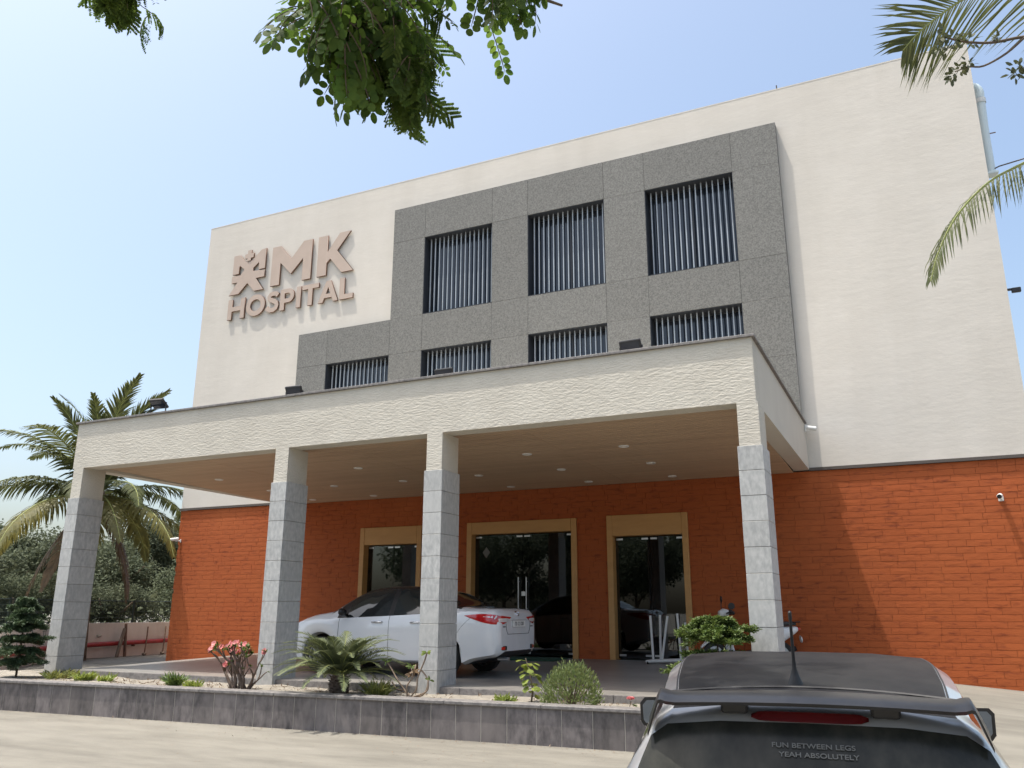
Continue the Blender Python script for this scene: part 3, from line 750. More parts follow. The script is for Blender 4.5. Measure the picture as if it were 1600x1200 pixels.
for i, (s, wd) in enumerate(((7.35, .055), (7.75, .045))):
    t = thing('timber_prop', ('pale timber post leaning over the red pipe', 'dark upright timber post standing beside the leaning post')[i], 'timber post', face(s, .34 - .1 * i, -.42))
    tp = face(s + (.35, -.02)[i], .16, .42 + .15 * i) - Vector(t.location)
    MB().tube([(0, 0, 0), tp * .5, tp], [wd, wd * 1.05, wd * .9], 7).build('post', MT[('timber', 'rust')[i]], t)
for i, s in enumerate((8.45, 9.2, 9.95, 10.6, 11.2)):
    t = thing('leaning_rod', 'rusty steel rod leaning on the boundary wall, %s' % ('nearest the upright timber post', 'second from the upright timber post', 'middle one of the five', 'second from the brick corner', 'nearest the brick corner')[i], 'rod', face(s, .30, -.42), 0, 'rusty rods leaning on the boundary wall')
    tp = face(s + .28, .05, .44 + random.uniform(-.03, .05)) - Vector(t.location)
    MB().tube([(0, 0, 0), tp * .5 + Vector((.02, 0, 0)), tp], .022, 6).build('rod', MT['rust'], t)
    MB().ball((0, 0, .05), .07, (1.2, 1, .7), 7, 5).build('foot_block', MT['timber'], t)
t = thing('wall_stone', 'pale stone lying on top of the boundary wall', 'stone', face(6.9, -.08, .225)); MB().ball((0, 0, .0), .13, (1.3, .9, .5), 9, 6).build('stone', MT['smooth'], t, True)
fn = thing('wire_fence', 'dark green wire fence standing on the boundary wall', 'fence', (-22.1, -1.4, .18))
fo = Vector((-22.1, -1.4, .18))
for i in range(9):
    q = face(-0 + .2 + i * 2.0, -.10, .18) - fo
    MB().tube([q, q + Vector((0, 0, 1.12))], .03, 6).build('post', MT['fence'], fn)
for i in range(8):
    a = face(.2 + i * 2.0, -.10, .18) - fo; b = face(2.2 + i * 2.0, -.10, .18) - fo
    m_ = MB()
    for h in (.05, 1.08): m_.tube([a + Vector((0, 0, h)), b + Vector((0, 0, h))], .018, 5)
    m_.build('rail', MT['fence'], fn)
    m_ = MB()
    for k in range(22):
        q = a.lerp(b, (k + .5) / 22); m_.tube([q + Vector((0, 0, .06)), q + Vector((0, 0, 1.07))], .006, 4, False)
    for k in range(5): m_.tube([a + Vector((0, 0, .22 + k * .18)), b + Vector((0, 0, .22 + k * .18))], .005, 4, False)
    tag(m_.build('wire_mesh', MT['fence'], fn), kind='stuff')

# ------------------------------------------------------------------ trees behind the wall and across the road
def tree(name, label, cat, loc, H, R, seed, n=3500, size=.2, m='bgleaf', group=None, me=None):
    t = thing(name, label, cat, loc, seed * 1.7, group)
    rr = random.Random(seed)
    tk = MB().tube([(0, 0, -.2), (rr.uniform(-.1, .1), rr.uniform(-.1, .1), H * .3), (rr.uniform(-.2, .2), rr.uniform(-.2, .2), H * .62)], [.16, .12, .07], 8)
    for k in range(5):
        a = k * 1.3 + seed; tk.tube([(0, 0, H * (.28 + .05 * k)), (cos(a) * R * .4, sin(a) * R * .4, H * .55), (cos(a) * R * .7, sin(a) * R * .7, H * .72)], [.07, .045, .02], 6)
    tk.build('trunk', MT['bark'], t, True)
    if me is None:
        bl = [(0, 0, H * .66, R * .62)]
        for k in range(9):
            a = rr.uniform(0, 2 * pi); q = rr.uniform(.3, .75) * R
            bl.append((cos(a) * q, sin(a) * q, H * rr.uniform(.32, .88), R * rr.uniform(.28, .5)))
        me = crown_mesh('crown', bl, n, size, MT[m], seed)
    link('crown', me, t); return t, me
t, c1 = tree('broadleaf_tree', 'bushy green tree behind the fence beside the brick corner', 'tree', (-30.0, 6.5, -.4), 4.3, 2.8, 1, 17000, .13)
t, c2 = tree('broadleaf_tree', 'grey green tree behind the fence left of the leftmost column', 'tree', (-27.5, -2.0, -.4), 4.0, 2.6, 2, 17000, .13)
t, c3 = tree('broadleaf_tree', 'darker round tree farthest along the fence seen past the palm', 'tree', (-29.0, 2.6, -.4), 3.7, 2.6, 3, 17000, .13)
k = 0
for (x, y, H, R, c) in ((-34, 12, 5.2, 3.6, c1), (-37, 6, 5.4, 3.6, c2), (-36, -1, 5.2, 3.5, c3), (-33, -6, 5.0, 3.3, c1), (-27, 12, 4.6, 3.2, c2), (-41, 0, 5.6, 3.8, c1), (-31, 17, 5.2, 3.6, c3), (-44, 10, 6.2, 4.2, c2), (-30, -10.5, 4.6, 3.0, c3), (-40, 20, 6.4, 4.4, c1), (-25.2, 6.8, 3.0, 1.9, c3), (-25.0, 3.0, 2.4, 1.6, c2), (-24.9, -.2, 2.4, 1.6, c1)):
    t, _ = tree('broadleaf_tree', 'green tree in the row beyond the boundary fence', 'tree', (x, y, -.4), H, R, 10 + k, me=c, group='trees beyond the boundary fence'); k += 1
    ch = [o for o in t.children if o.name.startswith('crown')][0]; s_ = H / 4.0; ch.scale = (R / 2.7, R / 2.7, s_); ch.rotation_euler.z = k * 1.1
for (x, y, H, R, c) in ((-22, -44, 9, 5.5, c1), (-12, -50, 10, 6, c2), (-3, -46, 8.5, 5, c3), (7, -50, 10, 6, c1), (16, -44, 9, 5.5, c2), (-32, -40, 9, 5.5, c3), (26, -46, 9, 5.5, c1), (-17, -38, 7, 4.6, c2), (10, -38, 7.5, 4.8, c2), (-26, -36, 7, 4.6, c1)):
    t, _ = tree('roadside_tree', 'green tree across the road opposite the hospital', 'tree', (x, y, -.8), H, R, 40 + k, me=c, group='trees across the road'); k += 1
    ch = [o for o in t.children if o.name.startswith('crown')][0]; ch.scale = (R / 2.7, R / 2.7, H / 4.0)

R_ = random.Random(99); mb = MB()
for _ in range(9500):
    y = R_.uniform(-14, 16); x = -23.6 - R_.random() ** 1.4 * 5 + (max(0, -3 - y) * .55 if y < -3 else 0); z = -.4 + R_.random() ** (1.3 if _ < 5200 else 2.2) * (1.9 if _ < 5200 else 1.3)
    mb.leaf((x, y, z), (R_.gauss(0, 1), R_.gauss(0, 1), R_.gauss(.2, .6)), (R_.gauss(0, .6), R_.gauss(0, .6), 1), R_.uniform(.14, .28), R_.uniform(.08, .14))
tag(mb.build('undergrowth', MT['bgleaf']), 'dense low undergrowth behind the boundary fence', None, None, 'stuff')
# ------------------------------------------------------------------ coconut palms
def palm_fronds(t, top, specs, meshes):
    for (kind, az, sc, roll) in specs:
        o = link('frond', meshes[kind], t, top); o.rotation_euler = (roll, 0, az); o.scale = (sc, sc, sc)
random.seed(11)
PM = [MT['rachis'], MT['palmleaf']]
fm = {
 'up': frond_mesh('frond', arc_path(3.3, radians(82), radians(60)), 56, .70, .055, (-.9, 0, .45), .35, .75, PM, .03),
 'mid': frond_mesh('frond', arc_path(3.5, radians(52), radians(95)), 56, .78, .055, (-.3, 0, 1), .7, .5, PM, .03),
 'low': frond_mesh('frond', arc_path(3.5, radians(18), radians(95)), 56, .78, .055, (0, 0, 1), 1.1, .4, PM, .03),
 'yellow': frond_mesh('frond', arc_path(3.4, radians(-5), radians(80)), 54, .75, .055, (0, 0, 1), 1.3, .4, [MT['rachis'], MT['palmyellow']], .03),
 'dead': frond_mesh('frond', arc_path(3.2, radians(-55), radians(40)), 44, .55, .045, (.6, 0, .6), 1.5, .5, [MT['palmbrown'], MT['palmbrown']], .03),
}
pt = thing('coconut_palm', 'coconut palm with drooping yellow and brown lower fronds behind the leftmost column', 'palm tree', (-22.0, -.35, -.42))
top = Vector((.0, 0, 4.75))
MB().tube([(.1, 0, -.1), (.06, .02, 1.5), (-.02, 0, 3.2), tuple(top)], [.24, .18, .15, .17], 12).build('trunk', MT['palmbark'], pt, True)
MB().ball(tuple(top + Vector((0, 0, -.1))), .28, (1, 1, 1.3), 10, 7).build('crown_heart', MT['palmbark'], pt, True)
sp = []
for i in range(38):
    az = i * 2.39996 + .5
    kind = ('up' if i < 9 else 'mid' if i < 18 else 'low' if i < 26 else 'yellow' if i < 33 else 'dead')
    sp.append((kind, az, random.uniform(.98, 1.24), random.uniform(-.25, .25)))
palm_fronds(pt, top, sp, fm)
# palm standing to the right of the view: two of its fronds reach into the picture
RP = Vector((4.3, -8.0, -.55)); rt_ = thing('coconut_palm', 'tall coconut palm at the right edge with two long green fronds over the white wall', 'palm tree', RP)
rtop = Vector((-.4, -.3, 6.6)) 
MB().tube([(0, 0, -.1), (-.05, 0, 2.5), (-.2, -.1, 4.6), tuple(rtop)], [.26, .19, .16, .18], 12).build('trunk', MT['palmbark'], rt_, True)
MB().ball(tuple(rtop), .28, (1, 1, 1.3), 10, 7).build('crown_heart', MT['palmbark'], rt_, True)
def local(P): return [Vector(q) - RP for q in P]
fa_ = frond_mesh('frond', local([RP + rtop, (3.1, -8.75, 6.72), (2.3, -9.2, 7.0), (1.7, -9.5, 6.96), (1.24, -9.72, 6.76), (.95, -9.82, 6.56), (.74, -9.88, 6.38), (.60, -9.90, 6.23)]), 62, 1.0, .022, (.08, .6, .8), .30, .55, PM, .024, .2)
fb_ = frond_mesh('frond', local([RP + rtop, (3.2, -8.6, 6.2), (2.4, -8.9, 5.72), (1.9, -9.05, 5.38), (1.538, -9.142, 5.19), (1.214, -9.22, 5.02), (.90, -9.29, 4.70), (.70, -9.28, 4.36), (.60, -9.27, 4.08)]), 74, .66, .019, (-.35, -.5, .8), 2.1, .35, PM, .024, .2)
link('frond', fa_, rt_); link('frond', fb_, rt_)
sp = [(k_, a_, random.uniform(.9, 1.05), random.uniform(-.2, .2)) for k_, a_ in (('up', .3), ('up', 2.0), ('up', -1.4), ('mid', 1.1), ('mid', .2), ('mid', -.8), ('low', .6), ('low', 1.6), ('low', -.3), ('yellow', 1.0), ('yellow', -.1), ('mid', 1.9))]
palm_fronds(rt_, rtop, sp, fm)

# ------------------------------------------------------------------ overhanging tree and dark twig
def oval(mb, p, d, nrm, L, W):
    d = Vector(d).normalized(); sd = d.cross(nrm).normalized(); nn = sd.cross(d); p = Vector(p) + d * L * .12
    R_ = ((0, 0), (.12, .30), (.35, .50), (.62, .49), (.86, .32), (1.0, 0))
    vs = [p + d * L * a + sd * W * b - nn * L * .14 * a * a for a, b in R_] + [p + d * L * a - sd * W * b - nn * L * .14 * a * a for a, b in R_[-2:0:-1]]
    mb.add(vs, [(0, 1, 9), (1, 2, 8, 9), (2, 3, 7, 8), (3, 4, 6, 7), (4, 5, 6)], 1)
def leafA(npair, L, ll, lw, m, drop):
    mb = MB(); P = arc_path(L, .1, drop, 5); mb.tube(P, [.0035] * 5 + [.001], 3, False, 0)
    C_ = catmull(P, 4); N = len(C_)
    for i in range(npair):
        t = .18 + .80 * i / (npair - 1); q = C_[int(t * (N - 1))]; tg = (C_[min(int(t * (N - 1)) + 1, N - 1)] - C_[max(int(t * (N - 1)) - 1, 0)]).normalized()
        for s in (-1, 1):
            d = Vector((0, s, 0)) * .85 + tg * .5 + Vector((0, 0, random.uniform(-.25, .15)))
            oval(mb, q, d, Vector((random.uniform(-.4, .4), random.uniform(-.4, .4), 1)), ll * random.uniform(.8, 1.1) * (.75 + .35 * t), lw * random.uniform(.85, 1.15))
    oval(mb, C_[-1], C_[-1] - C_[-3], Vector((.1, .1, 1)), ll * 1.1, lw)
    return mb.mesh('leaf', [MT['bark'], m])
def leafB(L, npin, pl_, m, drop):
    mb = MB(); P = arc_path(L, .1, drop, 5); C_ = catmull(P, 4); N = len(C_); mb.tube(P, [.003] * 5 + [.001], 3, False, 0)
    for i in range(npin):
        t = .25 + .75 * i / (npin - 1); q = C_[int(t * (N - 1))]; tg = (C_[min(int(t * (N - 1)) + 1, N - 1)] - C_[max(int(t * (N - 1)) - 1, 0)]).normalized()
        for s in (-1, 1):
            d = (Vector((0, s, 0)) * random.uniform(.55, .9) + tg * random.uniform(.5, .9) + Vector((0, 0, random.uniform(-.6, .2)))).normalized(); sd = d.cross(Vector((0, 0, 1))).normalized()
            n = 10; l = pl_ * (1 - .35 * abs(t - .6))
            for k in range(n):
                for s2 in (-1, 1):
                    b = q + d * l * (k + .6) / n + Vector((0, 0, -.35 * l * (k / n) ** 2))
                    mb.leaf(b, sd * s2 + d * .5, (random.uniform(-.5, .5), random.uniform(-.5, .5), 1), .018, .0095, 1, .05, .9)
    return mb.mesh('leaf', [MT['bark'], m])
random.seed(3)
LA = [leafA(n, L, .058, .036, MT['treeleaf'], d) for n, L, d in ((6, .26, .6), (7, .30, .9), (5, .22, .4), (8, .32, 1.1))]
LS = [leafA(9, .24, .034, .018, MT['treeleaf'], .8), leafA(11, .28, .030, .015, MT['treeleaf'], 1.0)]
LB = [leafB(.17, 5, .085, MT['fineleaf'], .9), leafB(.20, 6, .09, MT['fineleaf'], 1.3), leafB(.14, 4, .075, MT['fineleaf'], .7)]
TO = Vector((-3.4, -20.6, -.80))
ot = thing('overhanging_tree', 'overhanging tree branch with dark green pinnate leaves at the top of the view', 'tree', TO)
BO = Vector((-2.007, -14.916, 3.557)); ea, eb, ec = Vector((.9043, .4275, 0)), Vector((.112, -.237, .965)), fwd
def bp(a, b, c): return BO + ea * a + eb * b + ec * c          # branch frame: metres along, up, away
MB().tube(local2 := [Vector((0, 0, 0)), Vector((.1, .2, 1.6)), Vector((.25, .9, 3.2)), Vector((.5, 2.0, 4.6))], [.22, .17, .14, .11], 10).build('trunk', MT['bark'], ot, True)
start = TO + Vector((.5, 2.0, 4.6))
def limb(P, r): MB().tube([Vector(q) - TO for q in catmull(P, 4)], [lerp(r, r * .25, i / (4 * (len(P) - 1))) for i in range(4 * (len(P) - 1) + 1)], 7).build('limb', MT['bark'], ot, True)
limb([start, bp(-.2, .9, -1.0), bp(-.05, .62, 0), bp(.05, .35, .1), bp(.12, .12, .2), bp(.22, -.12, .2)], .06)
limb([bp(-.05, .62, 0), bp(.35, .55, .15), bp(.75, .48, .25), bp(1.0, .42, .3)], .025)
limb([start, bp(-.9, .9, -.8), bp(-1.15, .62, 0), bp(-1.22, .45, .2)], .04)
nleaf = 0
def put(me, p, d, sc=1, part='leaf'):
    global nleaf
    d = Vector(d).normalized(); q = d.to_track_quat('X', 'Z'); o = link(part, me, ot, Vector(p) - TO); o.rotation_mode = 'QUATERNION'
    o.rotation_quaternion = q @ Euler((random.uniform(-1, 1), 0, 0)).to_quaternion(); o.scale = (sc, sc, sc); nleaf += 1
def cluster(n, c, r, kinds, down=.7, dz=.35, spread=1.0):
    for _ in range(n):
        u = Vector((random.gauss(0, .5), random.gauss(0, .5), random.gauss(0, .5)))
        p = bp(c[0] + u.x * r[0], c[1] + u.y * r[1], c[2] + u.z * dz)
        d = ea * (u.x * spread + random.gauss(0, .3)) + eb * (-down + u.y * .3 + random.gauss(0, .25)) + ec * random.gauss(0, .5)
        put(random.choice(kinds), p, d, random.uniform(.8, 1.1))
cluster(84, (.0, .30, 0), (.15, .11), LA + LS, .35)
cluster(46, (.04, .20, .1), (.12, .09), LA + LS, .5)
cluster(12, (-.18, .20, -.1), (.05, .06), LA, .5)
cluster(22, (-.02, .09, 0), (.08, .05), LA, .7)
cluster(30, (.18, .28, .15), (.07, .09), LS + LB, .6)
cluster(40, (.20, .10, .15), (.055, .07), LB + LS[:1], .8, spread=1.1)
cluster(16, (.27, -.03, .15), (.05, .035), LB, .8, spread=1.4)
cluster(8, (.60, .52, .1), (.06, .03), LA, .5)
cluster(12, (.76, .52, .1), (.06, .03), LA, .6)
cluster(60, (-1.27, .50, .1), (.04, .025), LB[2:] + LB[:1], .55, spread=.7)
cluster(16, (.42, .60, .1), (.16, .05), LA + LS, .4)
cluster(9, (.66, .58, .1), (.12, .04), LA, .5)
cluster(26, (.3, .76, .1), (.8, .13), LA, .3)
cluster(8, (-1.1, .92, .1), (.4, .10), LA + LB, .3)
# dark twig at the upper right
TW = Vector((4.2, -12.4, -.6)); tw = thing('slender_tree', 'thin dark twig with small leaf clusters crossing the upper right palm frond', 'tree', TW)
MB().tube([(0, 0, 0), (-.1, .1, 2.5), (-.5, .35, 4.6), (-1.4, .55, 5.5)], [.09, .07, .05, .03], 8).build('trunk', MT['bark'], tw, True)
def wl(P): return [Vector(q) - TW for q in P]
base = TW + Vector((-1.4, .55, 5.5))
b1 = catmull([base, (2.0, -11.3, 5.05), (1.55, -11.35, 5.06), (1.289, -11.50, 5.03), (1.077, -11.595, 4.985), (.90, -11.68, 4.99), (.76, -11.75, 5.03)], 4)
b2 = catmull([(1.3, -11.5, 5.03), (1.16, -11.55, 4.90), (1.0, -11.6, 4.81), (.90, -11.65, 4.80), (.81, -11.66, 4.78)], 4)
b3 = catmull([(1.9, -11.3, 5.05), (1.6, -11.35, 4.95), (1.36, -11.4, 4.87), (1.24, -11.46, 4.80)], 4)
for B_, r in ((b1, .016), (b2, .010), (b3, .010)): MB().tube(wl(B_), [lerp(r, r * .4, i / (len(B_) - 1)) for i in range(len(B_))], 6).build('twig', MT['bark'], tw, True)
def tuft(c, n, r):
    mb = MB()
    for _ in range(n):
        d = Vector((random.gauss(0, 1), random.gauss(0, 1), random.gauss(0, 1))).normalized()
        mb.leaf(Vector(c) - TW + d * random.uniform(0, r), d, (random.gauss(0, 1), random.gauss(0, 1), 1), random.uniform(.035, .06), .026)
    mb.build('leaf_tuft', MT['twigleaf'], tw)
for c, r in (((.74, -11.76, 5.04), .05), ((.70, -11.78, 4.95), .05), ((.83, -11.71, 5.0), .06), ((.78, -11.74, 4.93), .05), ((.92, -11.66, 5.0), .05), ((.90, -11.65, 4.82), .04), ((.84, -11.66, 4.79), .04), ((.79, -11.67, 4.75), .03), ((1.24, -11.46, 4.82), .06), ((1.27, -11.45, 4.76), .05), ((1.2, -11.47, 4.77), .04), ((1.12, -11.57, 5.03), .03)): tuft(c, 16, r)

# ------------------------------------------------------------------ planting in the bed
random.seed(17)
cy = thing('cycad', 'broad cycad with arching grey green fronds in front of the white car', 'plant', (-7.70, -7.08, -.19))
m_ = MB().lathe((0, 0, 0), (0, 0, 1), [(.10, -.05), (.14, .05), (.15, .15), (.12, .26), (.05, .30)], 12)
for i in range(70):
    a = i * 2.4; z = .02 + .26 * i / 70; m_.leaf((cos(a) * .13, sin(a) * .13, z), (cos(a), sin(a), .9), (0, 0, 1), .07, .05)
m_.build('trunk', MT['adenbark'], cy)
cm = [frond_mesh('frond', arc_path(L, radians(e), radians(c)), 48, .17, .013, (-.2, 0, 1), .12, .65, [MT['rachis'], MT['cycadleaf']], .008, .12, 2) for L, e, c in ((.82, 66, 80), (.95, 48, 85), (.98, 30, 75), (.9, 14, 60))]
for i in range(62):
    a = i * 2.39996; k_ = 0 if i < 16 else 1 if i < 36 else 2 if i < 52 else 3
    o = link('frond', cm[k_], cy, (cos(a) * .04, sin(a) * .04, .27)); o.rotation_euler = (random.uniform(-.2, .2), random.uniform(-.1, .1), a); s_ = random.uniform(.95, 1.18); o.scale = (s_,) * 3
ad = thing('desert_rose', 'desert rose shrub with bare dark stems and pink flowers at second column', 'plant', (-9.55, -7.12, -.19))
tips = []
def branch(p, d, L, r, dep, mb):
    q = [Vector(p)]; d = Vector(d).normalized()
    for i in range(3):
        d = (d + Vector((random.gauss(0, .16), random.gauss(0, .16), random.uniform(-.02, .14)))).normalized(); q.append(q[-1] + d * L / 3)
    mb.tube(q, [r, r * .85, r * .75, r * .62], 6)
    if dep == 0: tips.append((q[-1], d)); return
    for k in range(2 if random.random() < .7 else 3):
        a = random.uniform(0, 2 * pi); e = Vector((cos(a), sin(a) * .8, .35)); branch(q[-1], d * .9 + e * .62, L * random.uniform(.62, .85), r * .62, dep - 1, mb)
for (x, dx, dep, L, r) in ((.06, .08, 3, .30, .045), (-.12, -.10, 3, .26, .036), (-.20, -.85, 2, .34, .032), (.10, .75, 2, .30, .03), (-.02, -.25, 2, .30, .022), (.03, .3, 2, .28, .02), (-.10, -1.1, 1, .26, .02), (.12, 1.1, 1, .24, .02), (.0, .5, 1, .22, .016), (-.06, -.5, 1, .25, .016)):
    mb = MB(); branch((x, random.uniform(-.05, .05), -.02), (dx, random.uniform(-.2, .2), 1), L, r, dep, mb); mb.build('stem', MT['adenbark'], ad, True)
for i, (q, d) in enumerate(tips):
    mb = MB()
    for _ in range(9):
        e = (d + Vector((random.gauss(0, .8), random.gauss(0, .8), random.gauss(.1, .5)))).normalized(); mb.leaf(q, e, (0, 0, 1), random.uniform(.05, .09), .028)
    mb.build('leaf_cluster', MT['conleaf'], ad)
    if random.random() < .45:
        for f_ in range(random.choice((1, 1, 2))):
            c = q + Vector((random.uniform(-.05, .05), random.uniform(-.06, .0), random.uniform(.0, .06))); ax = Vector((random.gauss(0, .5), -.8, .5)).normalized()
            u = ax.cross(Vector((0, 0, 1))).normalized(); v_ = ax.cross(u); mb = MB()
            for k in range(5):
                a = 2 * pi * k / 5; mb.leaf(c, u * cos(a) + v_ * sin(a) + ax * .5, ax, .044, .036, None, .02, 1.0)
            mb.build('flower', MT['pink'], ad)
# round bush
bu = thing('round_bush', 'rounded pale green bush of small upright leaves in the planter', 'bush', (-4.06, -7.0, -.19))
mb = MB()
for k in range(24):
    a = k * 2.4; r = .3 * sqrt(k / 24); mb.tube([(0, 0, 0), (cos(a) * r, sin(a) * r, .42 - r * .5)], [.012, .004], 4, False)
mb.build('stem', MT['bark'], bu)
mb = MB()
for _ in range(2400):
    th = random.uniform(0, 2 * pi); u = random.random(); ph = math.acos(u); R_ = random.uniform(.55, 1.05) ** .6
    q = Vector((sin(ph) * cos(th) * .40 * R_, sin(ph) * sin(th) * .36 * R_, .02 + cos(ph) * .52 * R_ + random.gauss(0, .015)))
    d = (q * .8 + Vector((random.gauss(0, .12), random.gauss(0, .12), .30))).normalized()
    mb.leaf(q, d, (random.gauss(0, 1), random.gauss(0, 1), .6), random.uniform(.035, .065), .016)
mb.build('foliage', MT['bushleaf'], bu)
# leafy sapling
lf = thing('leafy_sapling', 'small sapling with broad lime leaves left of the round bush', 'plant', (-4.66, -6.95, -.19))
mb = MB(); sp_ = catmull([(0, 0, 0), (.02, 0, .2), (-.03, 0, .42), (-.08, 0, .58)], 4); mb.tube(sp_, [.014 - .0008 * i for i in range(len(sp_))], 6); mb.build('stem', MT['bark'], lf, True)
mb = MB()
for _ in range(34):
    t_ = random.uniform(.3, 1); q = sp_[int(t_ * (len(sp_) - 1))]; a = random.uniform(0, 2 * pi); d = Vector((cos(a), sin(a), random.uniform(-.5, .25)))
    b_ = q + d * random.uniform(.03, .09); mb.tube([q, b_], .003, 3, False); mb.leaf(b_, d + Vector((0, 0, -.3)), (0, 0, 1), random.uniform(.08, .13), random.uniform(.06, .09), None, .25, .8)
mb.build('leaf', MT['limeleaf'], lf)
# bare twisting euphorbia
eu = thing('bare_stem_plant', 'plant of bare curling pale stems at the foot of the third column', 'plant', (-6.55, -6.95, -.19))
for P in ([(0, 0, 0), (.10, 0, .12), (.12, 0, .28), (.22, 0, .50), (.26, 0, .62)], [(0, 0, 0), (-.12, 0, .12), (-.2, -.02, .22), (-.35, 0, .40), (-.42, 0, .48)], [(.05, 0, 0), (.22, 0, .05), (.28, .02, .22), (.2, .02, .34), (.14, 0, .38)], [(-.05, 0, 0), (-.04, -.03, .15), (.04, -.02, .28), (.02, -.02, .40)], [(.02, 0, 0), (.30, -.05, .10), (.32, -.05, .25)], [(-.1, 0, .1), (-.24, .03, .10), (-.34, .03, .2)]):
    MB().tube(catmull(P, 5), .011, 6).build('stem', MT['timber'], eu, True)
for (x, z, m) in ((.26, .62, 'limeleaf'), (.0, .30, 'palmbrown'), (.06, .36, 'palmbrown'), (.02, .42, 'conleaf'), (-.42, .48, 'conleaf'), (.32, .25, 'conleaf')):
    mb = MB()
    for _ in range(7): mb.leaf((x, 0, z), (random.gauss(0, .7), random.gauss(0, .7), random.uniform(-.8, .6)), (0, -1, .3), random.uniform(.06, .12), .03)
    mb.build('leaf_cluster', MT[m], eu)
# tiered conifers
def conifer(loc, H, tiers, label, m, R0):
    t = thing('norfolk_pine', label, 'conifer', loc); MB().tube([(0, 0, 0), (.01, 0, H * .5), (0, 0, H)], [.022, .015, .005], 6).build('trunk', MT['bark'], t, True)
    for k, (z, r) in enumerate(tiers):
        for j in range(7):
            a = j * 2 * pi / 7 + k * .5 + random.uniform(-.25, .25); rr = r * random.uniform(.65, 1.15); z, z_ = tiers[k][0], 0; mb = MB(); d = Vector((cos(a), sin(a), 0)); sd = Vector((-sin(a), cos(a), 0))
            z += random.uniform(-.035, .035); P = catmull([(0, 0, z), tuple(d * rr * .5 + Vector((0, 0, z + random.uniform(.0, .16) * r))), tuple(d * rr + Vector((0, 0, z + random.uniform(-.22, .10) * r)))], 5)
            mb.tube(P, [.008] * (len(P) - 1) + [.002], 4, False, 0)
            for i in range(16):
                tt = (i + 1) / 16; q = P[min(int(tt * (len(P) - 1)), len(P) - 1)]
                for s in (-1, 1):
                    l = rr * .40 * (1 - .65 * tt) + .04; e = (sd * s + d * .75 + Vector((0, 0, random.uniform(-.1, .25)))).normalized()
                    for w_ in range(7):
                        b_ = q + e * l * w_ / 7
                        for v_ in range(4): mb.leaf(b_ + Vector((0, 0, random.uniform(-.02, .03))), e + Vector((random.gauss(0, .6), random.gauss(0, .6), random.uniform(-.3, 1.0))), (random.gauss(0, .5), random.gauss(0, .5), 1), .055, .017, 1)
            mb.build('branch', [MT['bark'], m], t)
conifer((-2.16, -6.9, -.19), 1.12, ((1.04, .22), (.93, .42), (.84, .50), (.62, .46), (.50, .58), (.33, .55)), 'bright green tiered conifer behind the dark car roof', MT['conleaf'], .5)
conifer((-14.75, -7.2, -.19), 1.42, ((1.32, .12), (1.18, .24), (1.02, .35), (.84, .42), (.64, .46), (.44, .48), (.24, .46)), 'dark bluish tiered conifer at the far left of the planter', MT['bluecon'], .5)
# low tufts, weeds and dry litter
def tuft_plant(name, label, x, y, r, h, n, m, cat='plant', w_=.02):
    t = thing(name, label, cat, (x, y, -.19)); mb = MB()
    for _ in range(n):
        a = random.uniform(0, 2 * pi); d = Vector((cos(a) * random.uniform(.2, 1), sin(a) * random.uniform(.2, 1), random.uniform(.5, 1.4)))
        mb.leaf((cos(a) * r * random.uniform(0, .6), sin(a) * r * random.uniform(0, .6), 0), d, (random.gauss(0, 1), random.gauss(0, 1), .5), h * random.uniform(.6, 1.2), w_, None, .35, .7)
    mb.build('blades', MT[m], t)
tuft_plant('weed_tuft', 'lime green low tuft right of the leftmost column foot', -13.15, -7.05, .28, .16, 150, 'limeleaf')
tuft_plant('weed_tuft', 'small lime tuft between the leftmost column and the desert rose', -12.55, -7.1, .18, .14, 90, 'limeleaf')
tuft_plant('weed_tuft', 'straggly green weeds at the base of the leftmost column', -13.9, -6.95, .45, .16, 200, 'grass')
tuft_plant('dark_tuft', 'dark green upright tuft left of the desert rose', -10.85, -7.2, .12, .22, 120, 'conleaf')
tuft_plant('weed_tuft', 'lime green tuft just left of the desert rose stems', -10.45, -7.2, .2, .13, 90, 'limeleaf')
tuft_plant('grass_clump', 'clump of yellow green grass right of the cycad trunk', -7.05, -7.05, .26, .24, 260, 'grass', w_=.012)
tuft_plant('weed_tuft', 'small yellow tuft under the lime sapling', -5.0, -7.05, .2, .12, 110, 'limeleaf')
t = thing('rose_plant', 'single pink flower on a low stem beside the dark car', 'plant', (-3.30, -6.95, -.19)); mb = MB().tube([(0, 0, 0), (.02, 0, .10)], .005, 5); mb.build('stem', MT['bark'], t)
mb = MB()
for k in range(16): a = k * 2.4; mb.leaf((.02, 0, .11), (cos(a), sin(a) * .9, .3 + k * .06), (0, 0, 1), .06, .05, None, .02, 1)
mb.build('flower', MT['pink'], t)
mb = MB()
for k in range(8): mb.leaf((.03, 0, .05), (1, random.gauss(0, .8), random.uniform(-.1, .5)), (0, 0, 1), .10, .03)
mb.build('leaf_cluster', MT['conleaf'], t)
mb = MB()
for _ in range(420):
    x = random.uniform(-14.5, -2.5); y = random.uniform(planter_y(x) + .26, -6.35)
    for k in range(random.randint(1, 4)): mb.leaf((x, y, -.19), (random.gauss(0, 1), random.gauss(0, 1), random.uniform(.05, 1.2)), (random.gauss(0, 1), random.gauss(0, 1), 1), random.uniform(.03, .09), .012)
gr = MB(); R_ = random.Random(4)
for _ in range(900):
    x = R_.uniform(-15, 3); y = planter_y(x) - abs(R_.gauss(0, 1.0 if _ % 2 else .10)) - .02
    gr.leaf((x, y, lot(y) + .003), (R_.gauss(0, 1), R_.gauss(0, 1), R_.uniform(0, .25)), (0, 0, 1), R_.uniform(.012, .045), R_.uniform(.006, .02))
